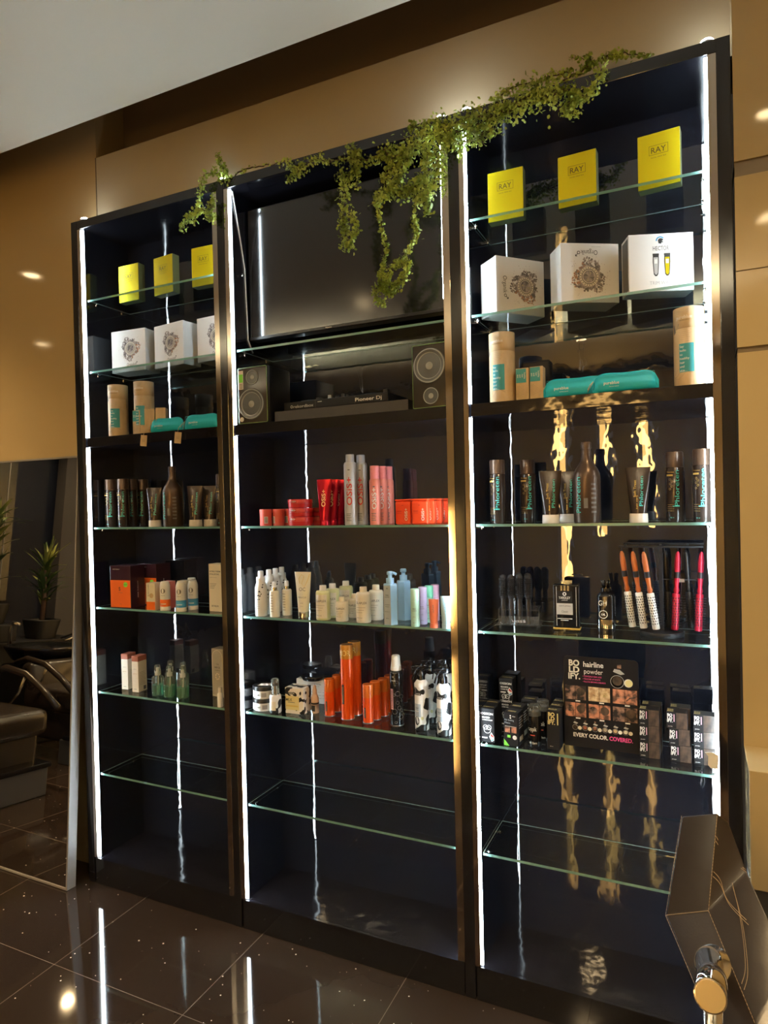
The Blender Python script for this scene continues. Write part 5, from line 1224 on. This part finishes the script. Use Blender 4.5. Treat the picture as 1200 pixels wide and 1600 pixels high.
# ---- right bay, fifth shelf
def beard_box(h):
    t = thing('beard_care_box', cat='box')
    def f(b):
        b.box(-.0235, .0235, 0, .05, 0, h, M_blackmat, .0008); y = -.0005
        b.text('OSSION', 0, h-.016, .007, y, M_wink, width=.040, bold=.03); b.text('BEARD', -.004, h-.028, .0055, y, M_wink, width=.026, bold=.02); b.text('CARE BALM', 0, h-.036, .004, y, M_wink, width=.034, bold=.02)
        for dx in (-.006, .006): b.disc(dx, h-.060, .008, y, M_wink, 12, .0065)
        b.disc(0, h-.068, .012, y, M_silver, 14, .010); b.text('R', 0, h-.064, .008, y, M_wink)
        b.quad(-.018, .0, .012, .016, y, M_wink)
        b.add([(.006, y-.0003, .018), (.014, y-.0003, .003), (.0225, y-.0003, .008), (.0225, y-.0003, .020), (.013, y-.0003, .033)], [[0, 1, 2, 3, 4]], M_wink)
        b.add([(.010, y-.0006, .021), (.021, y-.0006, .016), (.021, y-.0006, .020), (.013, y-.0006, .029)], [[0, 1, 2, 3]], M_redink); b.add([(.012, y-.0006, .009), (.014, y-.0006, .005), (.021, y-.0006, .009), (.021, y-.0006, .013)], [[0, 1, 2, 3]], M_bluelab)
        b.T = Tr(0, 0, h+.0004) @ Rx(-90); 
        b.T = Matrix.Identity(4)
        vs, fs, wd = text_mesh('OSSION', .02); b.add([(v.x*.034/wd, .018+v.y*.008/.72, h+.0005) for v in vs], fs, M_yellow)
    mesh('carton', t, f); return t
place(beard_box(.108), [(1.720, .037, ZB, 0, 'black beard care box with a striped drop sticker, front left'), (1.716, .093, ZB, 0, 'black beard care box directly behind the front left one'),
                        (1.742, .190, ZB+.0, 0, 'black beard care box at the back, under the topmost one'), (1.822, .175, ZB, 0, 'black beard care box showing between the dark tin and the clear-capped bottle')], 'black beard care boxes')
t = beard_box(.060); t.location = (1.742, .190, ZB+.1085); t['label'] = 'short black beard care box lying highest at the back left'; t['group'] = 'black beard care boxes'
t = thing('black_serum_box', cat='box')
def f(b):
    b.box(-.0235, .0235, 0, .055, 0, .106, M_blackmat, .0008); y = -.0005
    b.disc(-.001, .096, .0025, y, M_wink, 12); b.disc(-.001, .089, .0025, y, M_wink, 12); b.text('thicc', .010, .095, .004, y, M_wink)
    b.text('Hair Building', -.020, .082, .0055, y, M_greyblue, align='l', width=.03); b.text('Fibers', -.020, .073, .0055, y, M_greyblue, align='l')
    b.quad(-.020, -.003, .042, .060, y, M_photo1); b.quad(.002, .018, .042, .060, y, M_photo1); b.quad(-.020, .018, .061, .062, y, M_wink)
    b.quad(-.012, -.002, .026, .034, y, M_green); b.disc(.012, .028, .007, y, M_wink, 12); b.add([(-.0235, y, 0), (-.006, y, 0), (-.0235, y, .020)], [[0, 1, 2]], M_green)
    vs, fs, wd = text_mesh('FIBERS', .02); b.add([(v.x*.026/wd, .010+v.y*.010/.72, .1065) for v in vs], fs, M_yellow)
    b.T = Tr(.0241, 0, 0) @ Rz(90)
    for i in range(5): b.quad(.008, .045-.01*(i % 2), .055+.008*i, .058+.008*i, 0, M_silver)
    b.quad(.012, .045, .012, .028, 0, M_taupe)
mesh('carton', t, f)
place(t, [(1.799, .031, ZB, -5, 'black carton with a green corner and two tiny portraits, front'), (1.799, .092, ZB, -5, 'black carton of the same kind, close behind the front one')], 'black cartons with green corners')
def fiber_bottle():
    t = thing('fiber_bottle', cat='bottle'); r = .0195
    mesh('body', t, lambda b: (b.loft([(0, r, r), (.002, r+.0005, r+.0005), (.092, r+.0005, r+.0005), (.094, r, r)], M_blackgl, seg=30), b.text('toppik', -.004, .056, .014, 0, M_wink, r=r+.0012, width=.030), b.quad(-.010, .006, .034, .037, 0, M_redlab, r+.001), b.text('hair fibers', -.002, .012, .007, 0, M_wink, r=r+.0012, width=.028)))
    mesh('cap', t, lambda b: b.loft([(.0945, r, r), (.126, r, r), (.128, r*.9, r*.9)], M_clear, seg=30)); mesh('inner_lid', t, lambda b: b.loft([(.095, r*.8, r*.8), (.108, r*.75, r*.75)], M_black, seg=20)); return t
place(fiber_bottle(), [(1.866, .070, ZB, -4, 'slim black bottle with a clear cap, front one'), (1.880, .130, ZB, -4, 'slim black bottle with a clear cap, rear one in shadow')], 'slim black bottles with clear caps')
def bold_logo(b, x, z, s, y, mt=None):
    for i, w_ in enumerate(('BO', 'LD', 'IFY.')): b.text(w_, x, z+s*(1-i)*1.12, s, y, mt or M_wink, width=s*(1.75 if i < 2 else 1.95), bold=.035)
def tall_bold():
    t = thing('black_carton_tall', cat='box')
    def f(b):
        b.box(-.0195, .0195, 0, .040, 0, .121, M_blackmat, .0008); y = -.0005; bold_logo(b, -.005, .097, .0115, y, M_yellow); b.quad(.0125, .016, .078, .114, y, M_yellow)
        b.text('50 ml', -.006, .010, .003, y, M_wink)
        vs, fs, wd = text_mesh('BOLD', .03); b.add([(v.x*.026/wd-.004, .010+v.y*.010/.72, .1215) for v in vs], fs, M_yellow)
    mesh('carton', t, f); return t
place(tall_bold(), [(1.928, .048, ZB, -3, 'tall black carton with big cream letters, front of a row of three'), (1.928, .098, ZB, -3, 'tall black carton with big cream letters, middle of a row of three'), (1.928, .148, ZB, -3, 'tall black carton with big cream letters, rear of a row of three')], 'tall black cartons with big cream letters')
t = thing('counter_display', 'upright black display card advertising hairline powder', 'display', (2.064, .104, ZB), 0)
DW, DH = .222, .284
def f(b):
    k = 10; P = []
    for cx, cz, a0 in ((DW/2-.014, .004, -PI/2), (DW/2-.014, DH-.014, 0), (-DW/2+.014, DH-.014, PI/2), (-DW/2+.014, .004, PI)):
        rr = .014 if cz > .1 else .004; cx = (DW/2-rr)*(1 if cx > 0 else -1)
        for i in range(6): a = a0+i*PI/10; P.append((cx+rr*math.cos(a), cz+rr*math.sin(a)))
    b.prism(P, -.001, .003, M_card); y = -.0017
    bold_logo(b, -.078, .243, .0185, y, M_creamcard)
    b.text('hairline', -.050, .262, .0165, y, M_wink, width=.060, align='l', bold=.02); b.text('powder', -.048, .240, .0155, y, M_wink, width=.056, align='l')
    for i, s in enumerate(('CONCEALS HAIR LOSS', 'TOUCHES UP ROOTS', 'FILLS IN BROWS & BEARDS')): b.text('\u2022 '+s, -.052, .224-.0085*i, .0045, y, M_magenta, align='l', width=(.056, .052, .068)[i], bold=.01)
    # the compact, its lid and the puff
    b.disc(.050, .215, .020, y, M_silvercap, 26); b.disc(.050, .215, .0185, y-.0003, M_blackgl, 26); b.disc(.050, .218, .0145, y-.0006, M_hair, 26); b.disc(.082, .213, .0125, y-.0003, M_creamcard, 26); b.disc(.084, .213, .0105, y-.0006, M_yellow, 26)
    b.add([(.038, y-.0002, .245), (.060, y-.0002, .237), (.072, y-.0002, .240), (.058, y-.0002, .252), (.042, y-.0002, .254)], [[0, 1, 2, 3, 4]], M_silver); b.quad(.050, .062, .256, .268, y, M_photo3)
    cols = [(-.107, -.044), (-.036, .028), (.036, .106)]
    for r_ in range(2):
        for c_, (x0, x1) in enumerate(cols):
            z1 = .192-r_*.054; z0 = z1-.044; xm = (x0+x1)/2; mm = ((M_photo3, M_photo2, M_photo1), (M_photo1, M_photo1, M_photo3))[r_][c_]
            b.quad(x0, xm-.0006, z0, z1, y, mm); b.quad(xm+.0006, x1, z0, z1, y, mm)
            if r_ == 0 and c_ == 2: b.tube([(xm+.004, y, z0+.010), (xm+.014, y, z0+.020), (x1-.004, y, z0+.024)], .0022, M_photo3, 4); b.tube([(x0+.004, y, z0+.012), (x0+.014, y, z0+.019), (xm-.004, y, z0+.020)], .0014, M_photo3, 4)
            if r_ == 1 or c_ == 0: b.disc(xm+.016, z0+.026, .013, y-.0003, M_hair, 16); b.disc(x0+.014, z0+.026, .011, y-.0003, M_photo3, 16)
            if r_ == 0 and c_ == 1:
                for q in range(12): a = q*PI/11; b.tube([(xm-.016, y-.0002, z0+.016), (xm-.016+.013*math.cos(a), y-.0002, z0+.016+.02*math.sin(a))], .0003, M_kraft, 3); b.tube([(xm+.016, y-.0002, z0+.016), (xm+.016+.013*math.cos(a), y-.0002, z0+.016+.02*math.sin(a))], .0003, M_yellow, 3)
            b.quad(xm+.0, xm+.014, z0-.006, z0-.002, y, M_wink)
    for i in range(6):
        x = -.078+.030*i; b.disc(x, .061, .0085, y, M_silvercap, 16); b.disc(x, .061, .0075, y-.0003, M_blackgl, 16); b.disc(x, .062, .0058, y-.0005, (M_hair, M_brcap, M_photo1, M_taupe, M_kraft, M_cream)[i], 16); b.disc(x+.014, .060, .0060, y-.0007, M_creamcard, 14)
        b.add([(x-.006, y, .074), (x+.005, y, .071), (x+.009, y, .075), (x-.002, y, .079)], [[0, 1, 2, 3]], M_silver); b.quad(x-.002, x+.003, .080, .085, y, M_photo3)
    b.text('EVERY COLOR.', -.084, .038, .0125, y, M_wink, width=.104, align='l', bold=.03); b.text('COVERED.', .024, .038, .0125, y, M_magenta, width=.068, align='l', bold=.03)
mesh('card', t, f)
mesh('tray', t, lambda b: (b.box(-DW/2-.002, -DW/2, -.004, .09, 0, .20, M_blackgl), b.box(DW/2, DW/2+.002, -.004, .09, 0, .20, M_blackgl), b.box(-DW/2, DW/2, .0035, .09, 0, .004, M_blackgl), b.box(-DW/2, DW/2, .086, .09, .004, .18, M_blackgl)))
def cube_box():
    t = thing('powder_box', cat='box')
    def f(b):
        b.box(-.028, .028, 0, .045, 0, .0475, M_blackmat, .0008); y = -.0005; b.quad(-.002, .0275, .0, .047, y, M_hair); bold_logo(b, -.019, .0305, .0078, y-.0002); b.quad(-.009, -.0065, .020, .042, y-.0003, M_rose); b.text('powder', -.018, .006, .0028, y, M_wink)
        vs, fs, wd = text_mesh('BOLD', .03); b.add([(v.x*.016/wd-.018, .008+v.y*.008/.72, .0479) for v in vs], fs, M_yellow); b.add([(v.x*.016/wd-.018, .022+v.y*.008/.72, .0479) for v in vs], fs, M_yellow)
        b.T = Tr(.0284, 0, 0) @ Rz(90); [b.quad(.006, .038-.006*(i % 3), .012+.006*i, .0135+.006*i, 0, M_inkgrey) for i in range(5)]
    mesh('carton', t, f); return t
H_ = .0482; its = []
names = ('bottom', 'middle', 'top')
for c_, (x, off, nm) in enumerate(((2.204, (0, 0, 0), 'next to the display card'), (2.282, (.007, .004, -.002), 'in the middle column'), (2.352, (0, 0, 0), 'beside the right light strip'))):
    for lv in range(3):
        its.append((x+off[lv], .086, ZB+H_*lv, -1 if lv != 1 else 1.5, 'small black powder box %s, front %s of its stack' % (nm, names[lv])))
for x, nm in ((2.208, 'next to the display card'), (2.288, 'in the middle column')):
    for lv in range(3): its.append((x, .138, ZB+H_*lv, 0, 'small black powder box %s, rear %s of its stack' % (nm, names[lv])))
place(cube_box(), its, 'stacked small black powder boxes')
t = thing('paper_sticker', 'small white paper sticker crumpled on the light strip at the right', 'sticker', (2.372, .0, .872), 0)
mesh('paper', t, lambda b: b.prism([(-.020, .022), (-.012, .012), (-.013, -.012), (-.006, -.020), (.012, -.020), (.014, .018), (.0, .024)], -.0025, -.0015, M_wink))
